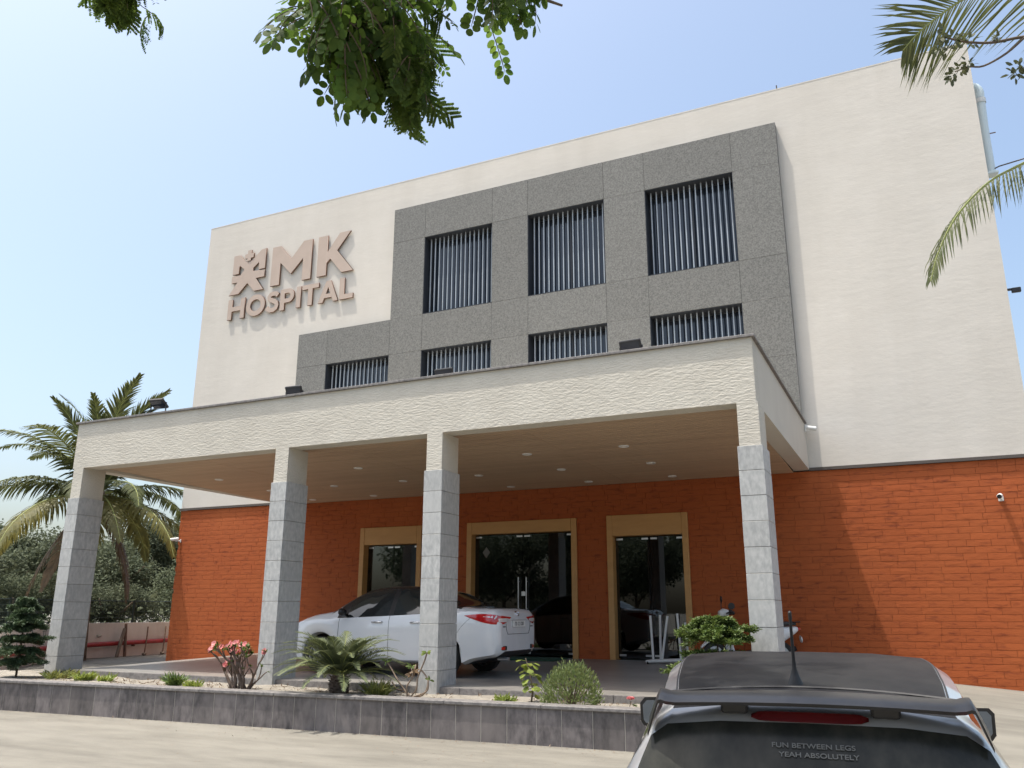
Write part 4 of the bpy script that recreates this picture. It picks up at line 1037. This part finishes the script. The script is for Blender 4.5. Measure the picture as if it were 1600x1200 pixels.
tag(gr.build('grit', MT['timber']), 'grit and dry leaf bits scattered on the concrete along the planter', None, None, 'stuff')
tag(mb.build('dry_weeds', MT['palmbrown']), 'scattered dry weeds and litter on the planting bed', 'weeds', kind='stuff')
# ------------------------------------------------------------------ vehicles
class CarShell:
    """half rings along the length l (0 = rear); point(l, t, side)"""
    def __init__(s, K): s.K = K; s.n = 12
    def half(s, l):
        K = s.K; zb = K['zb']
        for lw in K['wheels']:
            q = K['arch'] ** 2 - (l - lw) ** 2
            if q > 0: zb = max(zb, K['wc'] + sqrt(q))
        w = sinterp(l, K['w']); zt = sinterp(l, K['top']); zbelt = min(sinterp(l, K['belt']), zt - .035); wr = sinterp(l, K['wr'])
        zlow = sinterp(l, K['low']); zb = max(zb, zlow)
        wb = max(w - .045, wr); h = zbelt - zb
        hh = zt - zbelt
        P = [(0, zb), (.80 * w, zb), (.955 * w, zb + min(.04, .1 * h)), (w - .006, zb + .30 * h), (w, zb + .66 * h), (w - .014, zb + .90 * h), (wb, zbelt)]
        a, b = wb, wr
        r_ = min(.06, hh * .45)
        P += [(lerp(a, b, .55) + .012 * min(1, hh / .3), lerp(zbelt, zt - r_, .55)), (b, zt - r_), (b - min(.06, .12 * b + .02), zt - r_ * .32), (b * .55, zt - r_ * .05), (0, zt)]
        return P
    def point(s, l, t, side=1):
        P = s.half(l); i = min(int(t), len(P) - 2); f = t - i
        x = lerp(P[i][0], P[i + 1][0], f); z = lerp(P[i][1], P[i + 1][1], f); return Vector((side * x, l, z))
    def at_z(s, l, z, side=1, lo=2, hi=6):
        P = s.half(l)
        for i in range(lo, hi + 3):
            if i + 1 < len(P) and P[i][1] <= z <= P[i + 1][1] + 1e-6:
                f = (z - P[i][1]) / max(1e-6, P[i + 1][1] - P[i][1]); return Vector((side * lerp(P[i][0], P[i + 1][0], f), l, z))
        return Vector((side * P[hi][0], l, z))
    def build(s, parent, classify, mats, L, extra):
        ls = sorted({round(i * .05, 3) for i in range(int(L / .05) + 1)} | {round(v_, 3) for v_ in extra} | {L, .012, .03})
        rings = []
        for l in ls:
            H = s.half(l); rings.append([Vector((x, l, z)) for x, z in H] + [Vector((-x, l, z)) for x, z in H[-2:0:-1]])
        m = len(rings[0]); groups = {}
        for i in range(len(ls) - 1):
            for j in range(m):
                seg = j if j < 11 else m - 1 - j
                side = 1 if j < 11 else -1
                c = classify((ls[i] + ls[i + 1]) / 2, seg, side)
                if c is None: continue
                groups.setdefault(c, []).append(((i, j), (i, (j + 1) % m), (i + 1, (j + 1) % m), (i + 1, j)))
        for e, i in ((-1, 0), (1, len(ls) - 1)):
            # closed end: strips between the two halves
            for a in range(11):
                q = ((i, a), (i, a + 1), (i, (m - a - 1) % m), (i, (m - a) % m))
                q = tuple(dict.fromkeys(q)); groups.setdefault(classify('rear' if e < 0 else 'front', a, 1), []).append(q if e < 0 else q[::-1])
        made = {}
        for c, fs in groups.items():
            idx = {}; mb = MB()
            for f in fs:
                for q in f:
                    if q not in idx: idx[q] = len(mb.v); mb.v.append(tuple(rings[q[0]][q[1]]))
                mb.f.append(tuple(idx[q] for q in f)); mb.mi.append(0)
            name = c.split(':')[0]
            par = parent
            made[c] = mb.build(name, mats[c], par, 38)
        return made
def wheel(parent, x, l, r, wd, side, spokes=10, z=None):
    w_ = thing('wheel', None, None, (x, l, r if z is None else z)); w_.parent = parent
    MB().lathe((0, 0, 0), (side, 0, 0), [(r * .64, -wd / 2), (r * .92, -wd / 2), (r * .99, -wd * .34), (r, -wd * .2), (r, wd * .2), (r * .99, wd * .34), (r * .92, wd / 2), (r * .66, wd / 2 - .01), (r * .64, wd * .2)], 32).build('tyre', MT['rubber'], w_, 50)
    mb = MB().lathe((0, 0, 0), (side, 0, 0), [(r * .65, -wd / 2), (r * .65, wd / 2 - .012), (r * .60, wd / 2 - .012), (r * .57, wd * .1), (r * .57, -wd / 2)], 32)
    for k in range(spokes):
        a = 2 * pi * k / spokes; d = Vector((0, cos(a), sin(a))); mb.tube([Vector((side * (wd / 2 - .03), 0, 0)), Vector((side * (wd / 2 - .045), 0, 0)) + d * r * .6], [r * .085, r * .06], 5)
    mb.lathe((0, 0, 0), (side, 0, 0), [(.001, wd / 2 - .005), (r * .16, wd / 2 - .01), (r * .18, wd * .2)], 14)
    mb.build('rim', MT['alloy'], w_, 40)
    MB().lathe((0, 0, 0), (side, 0, 0), [(r * .60, -wd * .1), (.001, -wd * .12)], 20).build('brake_disc', MT['frame'], w_)
    return w_
def seam(sh, parent, pts, r=.0045, name='panel_gap', m='black'):
    return MB().tube(pts, r, 5).build(name, MT[m], parent)

# ---- white sedan under the canopy
sed = thing('white_sedan', 'white sedan with black roof parked under the canopy behind the granite columns', 'car', (-6.10, -4.25, -.062), pi / 2)
SK = dict(zb=.20, wheels=(1.02, 3.56), arch=.365, wc=.30,
    w=[(0, .66), (.02, .735), (.06, .785), (.14, .825), (.30, .850), (.6, .862), (1.0, .866), (3.0, .866), (3.6, .86), (3.95, .835), (4.2, .77), (4.35, .66), (4.42, .50)],
    top=[(0, .94), (.02, .985), (.05, 1.045), (.10, 1.092), (.16, 1.102), (.5, 1.115), (.74, 1.135), (1.0, 1.268), (1.3, 1.395), (1.6, 1.465), (1.95, 1.49), (2.3, 1.485), (2.6, 1.45), (2.9, 1.345), (3.2, 1.18), (3.42, 1.055), (3.8, .99), (4.1, .91), (4.3, .80), (4.42, .64)],
    belt=[(0, .90), (.1, 1.03), (.5, 1.055), (.9, 1.04), (1.6, 1.0), (2.6, .955), (3.3, .93), (3.6, .93), (4.1, .85), (4.42, .58)],
    wr=[(0, .60), (.02, .64), (.06, .69), (.14, .715), (.5, .735), (.75, .72), (1.0, .66), (1.4, .585), (1.9, .555), (2.5, .56), (2.9, .61), (3.3, .69), (3.6, .74), (4.0, .70), (4.3, .56), (4.42, .40)],
    low=[(0, .42), (.03, .38), (.10, .335), (.3, .30), (.5, .26), (.66, .20), (3.9, .20), (4.2, .22), (4.42, .30)])
sh = CarShell(SK)
def sed_class(l, seg, side):
    if l == 'rear' or l == 'front': return 'body'
    if seg in (6, 7):
        if 1.02 < l < 2.02 or 2.12 < l < 2.98: return 'side_window:%d%d' % (side, 1 if l < 2.05 else 2)
        if .80 < l < 3.20: return 'pillar'
        return 'body'
    if seg in (9, 10):
        if .78 < l < 1.55: return 'rear_window'
        if 2.62 < l < 3.36: return 'windscreen'
    if seg >= 8:
        if .72 < l < 3.40: return 'roof'
    if seg in (0,): return 'underbody'
    if seg in (2, 3, 4, 5) and 1.30 < l < 2.08: return 'rear_door:%d' % side
    if seg in (2, 3, 4, 5) and 2.08 < l < 3.14: return 'front_door:%d' % side
    return 'body'
cm_ = dict(body=MT['carwhite'], pillar=MT['glossblack'], roof=MT['glossblack'], rear_window=MT['carglass'], windscreen=MT['carglass'], underbody=MT['black'])
for a in (1, -1):
    for b in (1, 2): cm_['side_window:%d%d' % (a, b)] = MT['carglass']
    cm_['rear_door:%d' % a] = MT['carwhite']; cm_['front_door:%d' % a] = MT['carwhite']
sparts = sh.build(sed, sed_class, cm_, 4.42, (1.02, 2.02, 2.12, 2.98, .80, 3.20, .78, 1.55, 2.62, 3.36, .72, 3.40, 1.30, 2.08, 3.14))
for sd in (-1, 1):
    for lw in (1.02, 3.56): wheel(sed, sd * .755, lw, .305, .19, sd)
    for l in (1.30, 2.08, 3.14):
        seam(sh, sed, [sh.point(l, 2 + k * .25, sd) for k in range(0, 17)])
    seam(sh, sed, [sh.point(l, 2.05, sd) for l in [1.45 + .1 * k for k in range(17)]])
    seam(sh, sed, [sh.at_z(l, 1.0 - .32 * min(1, max(0, (l - .30) / .45)) ** 2 , sd) for l in [.28 + .04 * k for k in range(14)]], .003)
    for dl in (2.22, 1.43):
        a = sh.at_z(dl, .875, sd) + Vector((sd * .022, 0, 0)); b = sh.at_z(dl + .2, .87, sd) + Vector((sd * .022, 0, 0))
        MB().tube([a - Vector((sd * .02, .01, 0)), a, b, b + Vector((-sd * .02, .01, 0))], .013, 8).build('door_handle', MT['chrome'], sed, True)
    mm = sh.at_z(3.02, .99, sd)
    mb = MB().ball(mm + Vector((sd * .13, 0, .045)), .1, (1.05, .62, .72), 12, 8); mb.tube([mm, mm + Vector((sd * .08, 0, .02))], .025, 6)
    mo = mb.build('wing_mirror', MT['glossblack'], sed, True)
    # tail lamp wrapping the corner
    path = [sh.at_z(l, .98, sd) for l in (.60, .52, .44, .36, .28, .2, .14, .09, .05, .02, 0.0)] ; W0 = path[-1].x
    path += [Vector((W0 - sd * d, -.004, .98)) for d in (.06, .14, .22, .30)]
    lo_ = [.985, .958, .932, .908, .885, .868, .856, .85, .848, .848, .85, .858, .88, .915, .95]
    hi_ = [.990, 1.0, 1.008, 1.014, 1.016, 1.016, 1.012, 1.004, .995, .988, .985, .98, .975, .97, .965]
    mb = MB(); n0 = len(path); vs = []
    for k, p_ in enumerate(path):
        for z in (lo_[k], (lo_[k] * .6 + hi_[k] * .4), hi_[k]):
            l = p_.y
            q = sh.at_z(max(l, 0), min(z, .93 if l < .02 else 9), sd) if l > .02 else Vector((p_.x, p_.y, z))
            nrm = Vector((sd, 0, 0)) if k < 6 else (Vector((sd * .7, -.7, 0)) if k < 10 else Vector((0, -1, 0)))
            o_ = .010 if z not in (lo_[k], hi_[k]) else .004
            vs.append(Vector((q.x, l, z)) + nrm * o_)
    mb.add(vs, [(3 * k + r_, 3 * k + 3 + r_, 3 * k + 4 + r_, 3 * k + 1 + r_) for k in range(n0 - 1) for r_ in (0, 1)])
    tl = mb.build('tail_lamp', MT['redlens'], sed, True)
    mb = MB(); q = [path[8], path[9], path[10], path[11], path[12], path[13]]; vs = []
    for k, p_ in enumerate(q):
        nrm = Vector((sd * .7, -.7, 0)) if k < 3 else Vector((0, -1, 0))
        for z in ((.885, .945) if 0 < k < 5 else (.905, .935)): vs.append(Vector((p_.x, p_.y, z)) + nrm * .016)
    mb.add(vs, [(2 * k, 2 * k + 2, 2 * k + 3, 2 * k + 1) for k in range(5)]); mb.build('reversing_lens', MT['clearlens'], tl)
    MB().bbox(-.115, .115, -.012, .02, -.035, .035, .012).build('reflector_recess', MT['glossblack'], sed, loc=(sd * .60, -.004 + .012, .47), rot=(0, 0, sd * radians(14)))
    MB().bbox(-.05, .05, -.018, -.0125, -.024, .024, .004).build('reflector', MT['redlens'], sed, loc=(sd * .60, -.004 + .012, .47), rot=(0, 0, sd * radians(14)))
def flat_text(txt, size, m, parent, loc, rot, name='lettering', sx=1.0):
    cu = bpy.data.curves.new(name, 'FONT'); cu.body = txt; cu.size = size; cu.align_x = 'CENTER'; cu.align_y = 'CENTER'; cu.extrude = .0006; cu.offset = size * .012
    tmp = bpy.data.objects.new(name, cu); COL.objects.link(tmp); dg = bpy.context.evaluated_depsgraph_get()
    me = bpy.data.meshes.new_from_object(tmp.evaluated_get(dg)); bpy.data.objects.remove(tmp); me.materials.clear(); me.materials.append(m)
    o = link(name, me, parent, loc, rot); o.scale = (sx, 1, 1); return o
# rear details: boot lid lines, plate, emblem, badge
pl_ = MB().bbox(-.25, .25, -.022, -.003, .80, .905, .005).build('number_plate', MT['whiteplastic'], sed)
flat_text('TS 12 1201', .085, MT['ink'], pl_, (0, -.0235, .852), (pi / 2, 0, 0), sx=.95)
for P in ([(-.42, 0, .69), (.42, 0, .69)], [(-.47, 0, .76), (-.42, 0, .69)], [(.47, 0, .76), (.42, 0, .69)], [(-.47, 0, .76), (-.50, 0, .92)], [(.47, 0, .76), (.50, 0, .92)]):
    seam(sh, sed, [Vector((x, -.001, z)) for x, y, z in P], .004)
MB().bbox(-.33, .33, -.030, -.002, .915, .935, .006).build('boot_handle', MT['carwhite'], sed)
em_ = MB()
em_.tube([(.062 * cos(2 * pi * k / 20), 0, .043 * sin(2 * pi * k / 20)) for k in range(21)], .008, 6, False)
em_.tube([(.024 * cos(2 * pi * k / 16), 0, .036 * sin(2 * pi * k / 16)) for k in range(17)], .007, 6, False)
em_.build('emblem', MT['chrome'], sed, loc=(0, .026, 1.022), rot=(radians(-28), 0, 0))
MB().box(.50, .60, -.003, .004, .80, .818).build('badge', MT['ink'], sed)
MB().box(-.60, -.50, -.003, .004, .80, .818).build('badge', MT['ink'], sed)
MB().tube([(0, 1.72, 1.465), (0, 1.60, 1.51)], [.022, .010], 8).build('roof_antenna', MT['black'], sed)
MB().cyl((-.45, .06, .30), (0, 1, 0), .03, .2, 10).build('exhaust_pipe', MT['steel'], sed)

# ---- hatchback in front of the camera
ha = radians(7.1); HO = Vector((-.185, -14.955, -.767))
hat = thing('dark_hatchback', 'silver hatchback with black wrapped roof and rear spoiler seen from behind', 'car', HO, ha)
hat.rotation_euler = (radians(2.5), 0, ha)
HK = dict(zb=.20, wheels=(.62, 3.0), arch=.34, wc=.29,
    w=[(0, .62), (.03, .70), (.10, .765), (.25, .80), (.5, .825), (1.2, .83), (2.8, .83), (3.3, .80), (3.6, .68), (3.75, .48)],
    top=[(0, .72), (.03, .79), (.08, .885), (.14, .985), (.20, 1.09), (.27, 1.21), (.335, 1.315), (.365, 1.365), (.392, 1.410), (.415, 1.436), (.45, 1.452), (.6, 1.468), (1.0, 1.505), (1.5, 1.522), (1.8, 1.514), (2.05, 1.475), (2.3, 1.38), (2.6, 1.18), (2.8, 1.03), (3.1, .97), (3.5, .86), (3.75, .62)],
    belt=[(0, .68), (.1, .90), (.3, .97), (.6, .965), (1.5, .93), (2.5, .88), (2.9, .87), (3.4, .78), (3.75, .55)],
    wr=[(0, .52), (.03, .58), (.08, .615), (.14, .64), (.20, .63), (.27, .605), (.34, .565), (.392, .528), (.415, .515), (.5, .515), (1.0, .555), (1.5, .585), (1.9, .585), (2.3, .62), (2.6, .67), (2.9, .70), (3.3, .66), (3.6, .5), (3.75, .36)],
    low=[(0, .36), (.05, .30), (.2, .24), (.35, .20), (3.3, .20), (3.75, .3)])
hs_ = CarShell(HK)
def hat_class(l, seg, side):
    if l in ('rear', 'front'): return 'body'
    if seg in (6, 7):
        if .62 < l < 1.30 or 1.38 < l < 2.20: return 'side_window:%d%d' % (side, 1 if l < 1.33 else 2)
        return 'body'
    if seg in (8, 9, 10) and .10 < l < .392: return 'rear_window'
    if seg in (9, 10) and 2.0 < l < 2.75: return 'windscreen'
    if seg in (9, 10) and .45 < l < 2.0: return 'roof'
    if seg == 0: return 'underbody'
    if seg in (2, 3, 4, 5) and .75 < l < 1.34: return 'rear_door:%d' % side
    if seg in (2, 3, 4, 5) and 1.34 < l < 2.45: return 'front_door:%d' % side
    return 'body'
cm_ = dict(body=MT['carsilver'], roof=MT['wrap'], rear_window=MT['dustglass'], windscreen=MT['carglass'], underbody=MT['black'])
for a in (1, -1):
    for b in (1, 2): cm_['side_window:%d%d' % (a, b)] = MT['carglass']
    cm_['rear_door:%d' % a] = MT['carsilver']; cm_['front_door:%d' % a] = MT['carsilver']
hp = hs_.build(hat, hat_class, cm_, 3.75, (.62, 1.30, 1.38, 2.20, .10, .392, .45, 2.0, 2.75, .75, 1.34, 2.45, .34, .41, .27, .2, .14))
for sd in (-1, 1):
    for lw in (.62, 3.0): wheel(hat, sd * .72, lw, .29, .175, sd)
    mm = hs_.at_z(2.12, 1.0, sd)
    mb = MB().tube([mm, mm + Vector((sd * .06, .0, .09)), mm + Vector((sd * .10, .0, .13))], .026, 8)
    bx = MB(); c = Vector((sd * .775, 2.12, 1.165))
    prof = [(-.085, -.055), (-.07, -.075), (.07, -.075), (.088, -.05), (.092, .05), (.07, .075), (-.06, .072), (-.088, .04)]
    bx.prism(prof, lambda a, b: (c.x + a, c.y - .02, c.z + b), lambda a, b: (c.x + a * .72, c.y + .085, c.z + b * .72))
    mo = bx.build('wing_mirror', MT['glossblack'], hat, 30); mb.build('mirror_stalk', MT['glossblack'], mo)
    MB().prism([(a * .82, b * .80) for a, b in prof], lambda a, b: (c.x + a, c.y - .0265, c.z + b), lambda a, b: (c.x + a, c.y - .0205, c.z + b)).build('mirror_glass', MT['mirror'], mo)
    MB().bbox(-.05, .05, -.03, .03, -.14, .14, .015).build('tail_lamp', MT['redlens'], hat, loc=(sd * .66, .035, .80), rot=(radians(-20), 0, -sd * radians(35)))
    seam(hs_, hat, [hs_.point(l, 8.9, sd) + Vector((0, 0, .001)) for l in [.5 + .1 * k for k in range(16)]], .004, 'roof_channel')
# black glass surround and seal
def glass_pt(u, l): return Vector((u * (hs_.half(l)[9][0]), l, sinterp(l, HK['top']) - .02 * u * u))
# spoiler: thin gloss blade on short pillars with drooping ends
sp_m = MB(); cols = []
us = [-1, -.985, -.97, -.955, -.94, -.925, -.91, -.89, -.86, -.8, -.65, -.5, -.3, -.1, .1, .3, .5, .65, .8, .86, .89, .91, .925, .94, .955, .97, .985, 1]
for u in us:
    x = u * .533; a = abs(u); e_ = max(0, (a - .90) / .10)
    crown = -.018 * a * a; drop = -.105 * e_ ** 1.25; bulge = .014 * max(0, 1 - abs(a - .91) / .07)
    yb = .285 + .02 * a * a + .05 * e_; ye = .47 - .03 * a * a + .03 * e_; th = .011 + .010 * min(1, e_ * 2) * (1 - .75 * e_)
    zr = 1.487 + crown + drop + bulge; zf = 1.499 + crown + drop * .62 + bulge
    cols.append([(x, yb, zr - th), (x, yb - .006, zr), (x, yb + .02, zr + th), (x, (yb + ye) / 2, (zr + zf) / 2 + .016 + th * .4), (x, ye, zf + .004), (x, ye, zf - .010 - th * .3), (x, (yb + ye) / 2, (zr + zf) / 2 - .010 - th * .5)])
NU = len(us) - 1
vs = [q for c in cols for q in c]; fs = []
for k in range(NU):
    for j in range(7): fs.append((k * 7 + j, k * 7 + (j + 1) % 7, (k + 1) * 7 + (j + 1) % 7, (k + 1) * 7 + j))
fs += [tuple(range(6, -1, -1)), tuple(range(NU * 7, NU * 7 + 7))]
sp_m.add(vs, fs); spl = sp_m.build('rear_spoiler', MT['glossblack'], hat, 50)
for x in (-.24, .24):
    MB().bbox(x - .045, x + .045, .40, .46, 1.43, 1.482, .008).build('spoiler_mount', MT['black'], spl)
    MB().bbox(x - .03, x + .03, .46, .50, 1.452, 1.49, .006).build('spoiler_clip', MT['black'], spl)
# high brake light lens on the pale strip under the spoiler
bl_ = MB(); P = [(-.185 + .37 * k / 16) for k in range(17)]; vs = []
for x in P:
    h = .015 * min(1, sqrt(max(0, 1 - (abs(x) / .187) ** 8))) ; yy = .386
    zc = 1.428
    vs += [(x, yy - .002, zc - h), (x, yy + .012, zc + h)]
bl_.add(vs, [(2 * k, 2 * k + 2, 2 * k + 3, 2 * k + 1) for k in range(16)])
bl_.build('brake_light', MT['darkred'], hat)
# roof seam behind the antenna, antenna
seam(hs_, hat, [Vector((x, .66 + .06 * (1 - (x / .5) ** 2), sinterp(.66 + .06 * (1 - (x / .5) ** 2), HK['top']) + .002 - .016 * (x / .5) ** 2 )) for x in [-.5 + .05 * k for k in range(21)]], .005, 'tailgate_gap')
an = MB().lathe((0, 0, 0), (0, -.16, 1), [(.032, -.01), (.028, .006), (.016, .035), (.009, .06), (.0065, .09), (.0055, .24), (.007, .245), (.0068, .27), (.001, .275)], 14)
an.build('roof_antenna', MT['black'], hat, 40, loc=(-.035, .78, 1.484))
# sticker lettering on the rear glass
gl_a = atan2(1.315 - .985, .34 - .14)
def on_glass(x, l, o=.006): return Vector((x, l, sinterp(l, HK['top']))) + Vector((0, -sin(gl_a), cos(gl_a))) * o
rg = hp['rear_window']
flat_text('FUN BETWEEN LEGS', .022, MT['sticker'], rg, on_glass(.005, .352), (gl_a, 0, 0), 'lettering', 1.28)
flat_text('YEAH ABSOLUTELY', .022, MT['sticker'], rg, on_glass(.02, .337), (gl_a, 0, 0), 'lettering', 1.28)
MB().bbox(-.24, .24, -.02, -.001, .56, .67, .004).build('number_plate', MT['whiteplastic'], hat)
t = thing('dry_leaf', 'small pale leaf lying on the dark car roof', 'leaf', HO + Matrix.Rotation(ha, 3, 'Z') @ Vector((.20, 1.30, 1.517)))
MB().leaf((0, 0, 0), (1, .2, .1), (0, 0, 1), .05, .03, None, -.4).build('blade', MT['smooth'], t)

# ---- scooter by the wall behind the fourth column
sc = thing('white_scooter', 'white and black scooter parked against the brick wall behind the fourth column', 'scooter', (-2.86, -.85, -.02), pi / 2 + radians(26))
# local: +y forward, x right
def scw(l): 
    w_ = thing('wheel', None, None, (0, l, .235)); w_.parent = sc
    MB().lathe((0, 0, 0), (1, 0, 0), [(.15, -.045), (.21, -.048), (.235, -.02), (.235, .02), (.21, .048), (.15, .045)], 24).build('tyre', MT['rubber'], w_, 50)
    mb = MB().lathe((0, 0, 0), (1, 0, 0), [(.15, -.04), (.155, .04), (.02, .05), (.02, -.05), (.15, -.04)], 20); mb.build('rim', MT['alloy'], w_, 40)
scw(-.62); scw(.64)
def sweep(name, secs, m, parent=sc):       # secs: (y, z, half width, half height)
    mb = MB(); n = 14; vs = []
    for y, z, a, b in secs:
        for j in range(n):
            t_ = 2 * pi * j / n; cx_, sx_ = cos(t_), sin(t_); vs.append((a * abs(cx_) ** .7 * (1 if cx_ > 0 else -1), y, z + b * abs(sx_) ** .7 * (1 if sx_ > 0 else -1)))
    fs = [(i * n + j, i * n + (j + 1) % n, (i + 1) * n + (j + 1) % n, (i + 1) * n + j) for i in range(len(secs) - 1) for j in range(n)] + [tuple(range(n - 1, -1, -1)), tuple(range((len(secs) - 1) * n, len(secs) * n))]
    mb.add(vs, fs); return mb.build(name, m, parent, 50)
sweep('rear_body', [(-.98, .70, .05, .03), (-.90, .68, .10, .07), (-.65, .60, .16, .15), (-.30, .52, .17, .18), (-.12, .45, .14, .16)], MT['whiteplastic'])
sweep('seat', [(-.92, .79, .09, .025), (-.75, .80, .14, .045), (-.35, .78, .15, .05), (-.08, .75, .11, .045)], MT['black'])
sweep('grab_rail', [(-1.02, .83, .06, .012), (-.80, .82, .13, .014)], MT['black'])
sweep('floorboard', [(-.15, .28, .16, .05), (.10, .25, .17, .04), (.34, .28, .15, .05)], MT['black'])
sweep('tail_light', [(-1.01, .70, .05, .03), (-.96, .70, .07, .04)], MT['redlens'])
sweep('number_plate', [(-1.03, .50, .07, .05), (-1.01, .53, .07, .05)], MT['whiteplastic'])
mb = MB(); vs = []; 
for y, z, a in ((.36, .25, .12), (.42, .45, .19), (.45, .65, .20), (.44, .82, .15), (.42, .90, .10)):
    vs += [(-a, y - .06, z), (-a * .55, y + .02, z), (0, y + .05, z), (a * .55, y + .02, z), (a, y - .06, z), (a * .8, y - .09, z), (-a * .8, y - .09, z)]
mb.add(vs, [(i * 7 + j, i * 7 + (j + 1) % 7, (i + 1) * 7 + (j + 1) % 7, (i + 1) * 7 + j) for i in range(4) for j in range(7)] + [tuple(range(6, -1, -1)), tuple(range(28, 35))])
mb.build('front_apron', MT['whiteplastic'], sc, 40)
sweep('front_mudguard', [(.90, .36, .04, .03), (.76, .48, .07, .035), (.60, .50, .075, .04), (.44, .44, .06, .03)], MT['whiteplastic'])
sweep('handlebar_cowl', [(.52, .98, .07, .05), (.44, 1.0, .12, .075), (.34, 1.0, .09, .05)], MT['whiteplastic'])
sweep('dash_cowl', [(.345, 1.0, .12, .055), (.30, 1.01, .14, .05), (.24, .99, .10, .035)], MT['black'])
sweep('leg_shield', [(.37, .40, .14, .16), (.35, .62, .16, .20), (.34, .82, .13, .10)], MT['black'])
sweep('headlight', [(.535, .985, .05, .035), (.515, .985, .075, .05)], MT['clearlens'])
hb = MB().tube(catmull([(-.34, .32, 1.0), (-.2, .38, 1.0), (0, .40, .97), (.2, .38, 1.0), (.34, .32, 1.0)], 4), .017, 8); hb.tube([(0, .40, .97), (0, .50, .5), (0, .62, .24)], .025, 8); hb.build('handlebar', MT['black'], sc, True)
for sd in (-1, 1):
    MB().tube([(sd * .24, .36, 1.0), (sd * .28, .40, 1.10), (sd * (.31 if sd > 0 else .36), .38, 1.22 if sd > 0 else 1.10)], .008, 6).tube([(.31, .375, 1.25), (.31, .390, 1.25)] if sd > 0 else [(-.40, .372, 1.12), (-.412, .380, 1.12)], .062, 14).build('rear_view_mirror', MT['black'], sc, 40)
    MB().tube([(sd * .12, -.62, .235), (sd * .13, -.52, .60)], .025, 8).build('shock_absorber', MT['steel'], sc)
MB().tube([(.11, -.2, .24), (.13, -.6, .26), (.13, -.95, .34)], [.03, .055, .05], 10).build('exhaust', MT['black'], sc, True)
MB().tube([(-.05, -.1, .2), (-.2, -.05, .01)], .012, 6).build('side_stand', MT['steel'], sc)

# ---- white pipe stand by the right door, door mat
ps = thing('pipe_stand', 'white pipe frame stand lying on its base in front of the right glass door', 'stand', (-4.42, -.75, -.012))
mb = MB()
for P in ([(-.42, -.15, .05), (.40, -.15, .09)], [(-.42, .18, .05), (.40, .18, .09)], [(-.42, -.15, .05), (-.42, .18, .05)], [(.40, -.15, .09), (.40, .18, .09)]): mb.tube(P, .028, 8)
mb.build('base_frame', MT['whitepipe'], ps)
for a, b in (((-.30, -.1, .07), (-.33, -.1, .93)), ((-.22, .15, .07), (-.20, .15, .94)), ((-.12, -.12, .07), (.02, -.10, .92)), ((.26, -.1, .08), (.22, -.1, .97)), ((.34, .14, .08), (.31, .14, .80))):
    MB().tube([a, b], .024, 8).build('upright', MT['whitepipe'], ps)
for x in (-.40, .36): MB().cyl((x, -.15, .03), (1, 0, 0), .035, .03, 12).build('caster', MT['black'], ps)
tag(MB().bbox(-1.2, 1.2, -.4, .4, 0, .02, .006).build('door_mat', MT['mat_green'], None, loc=(-8.0, -.62, -.004), rot=(radians(.9), 0, 0)), 'dark green mat on the floor at the middle glass door', 'mat')
cb = thing('cabinet', 'pale two door cabinet seen through the middle glass door', 'cabinet', (-7.35, 1.0, .0))
MB().bbox(-.28, .28, -.2, .2, .0, .98, .01).build('carcass', MT['frame'], cb)
for sd in (-1, 1): MB().bbox(sd * .14 - .125, sd * .14 + .125, -.222, -.201, .30, .95, .006).build('cabinet_door', MT['whiteplastic'], cb)
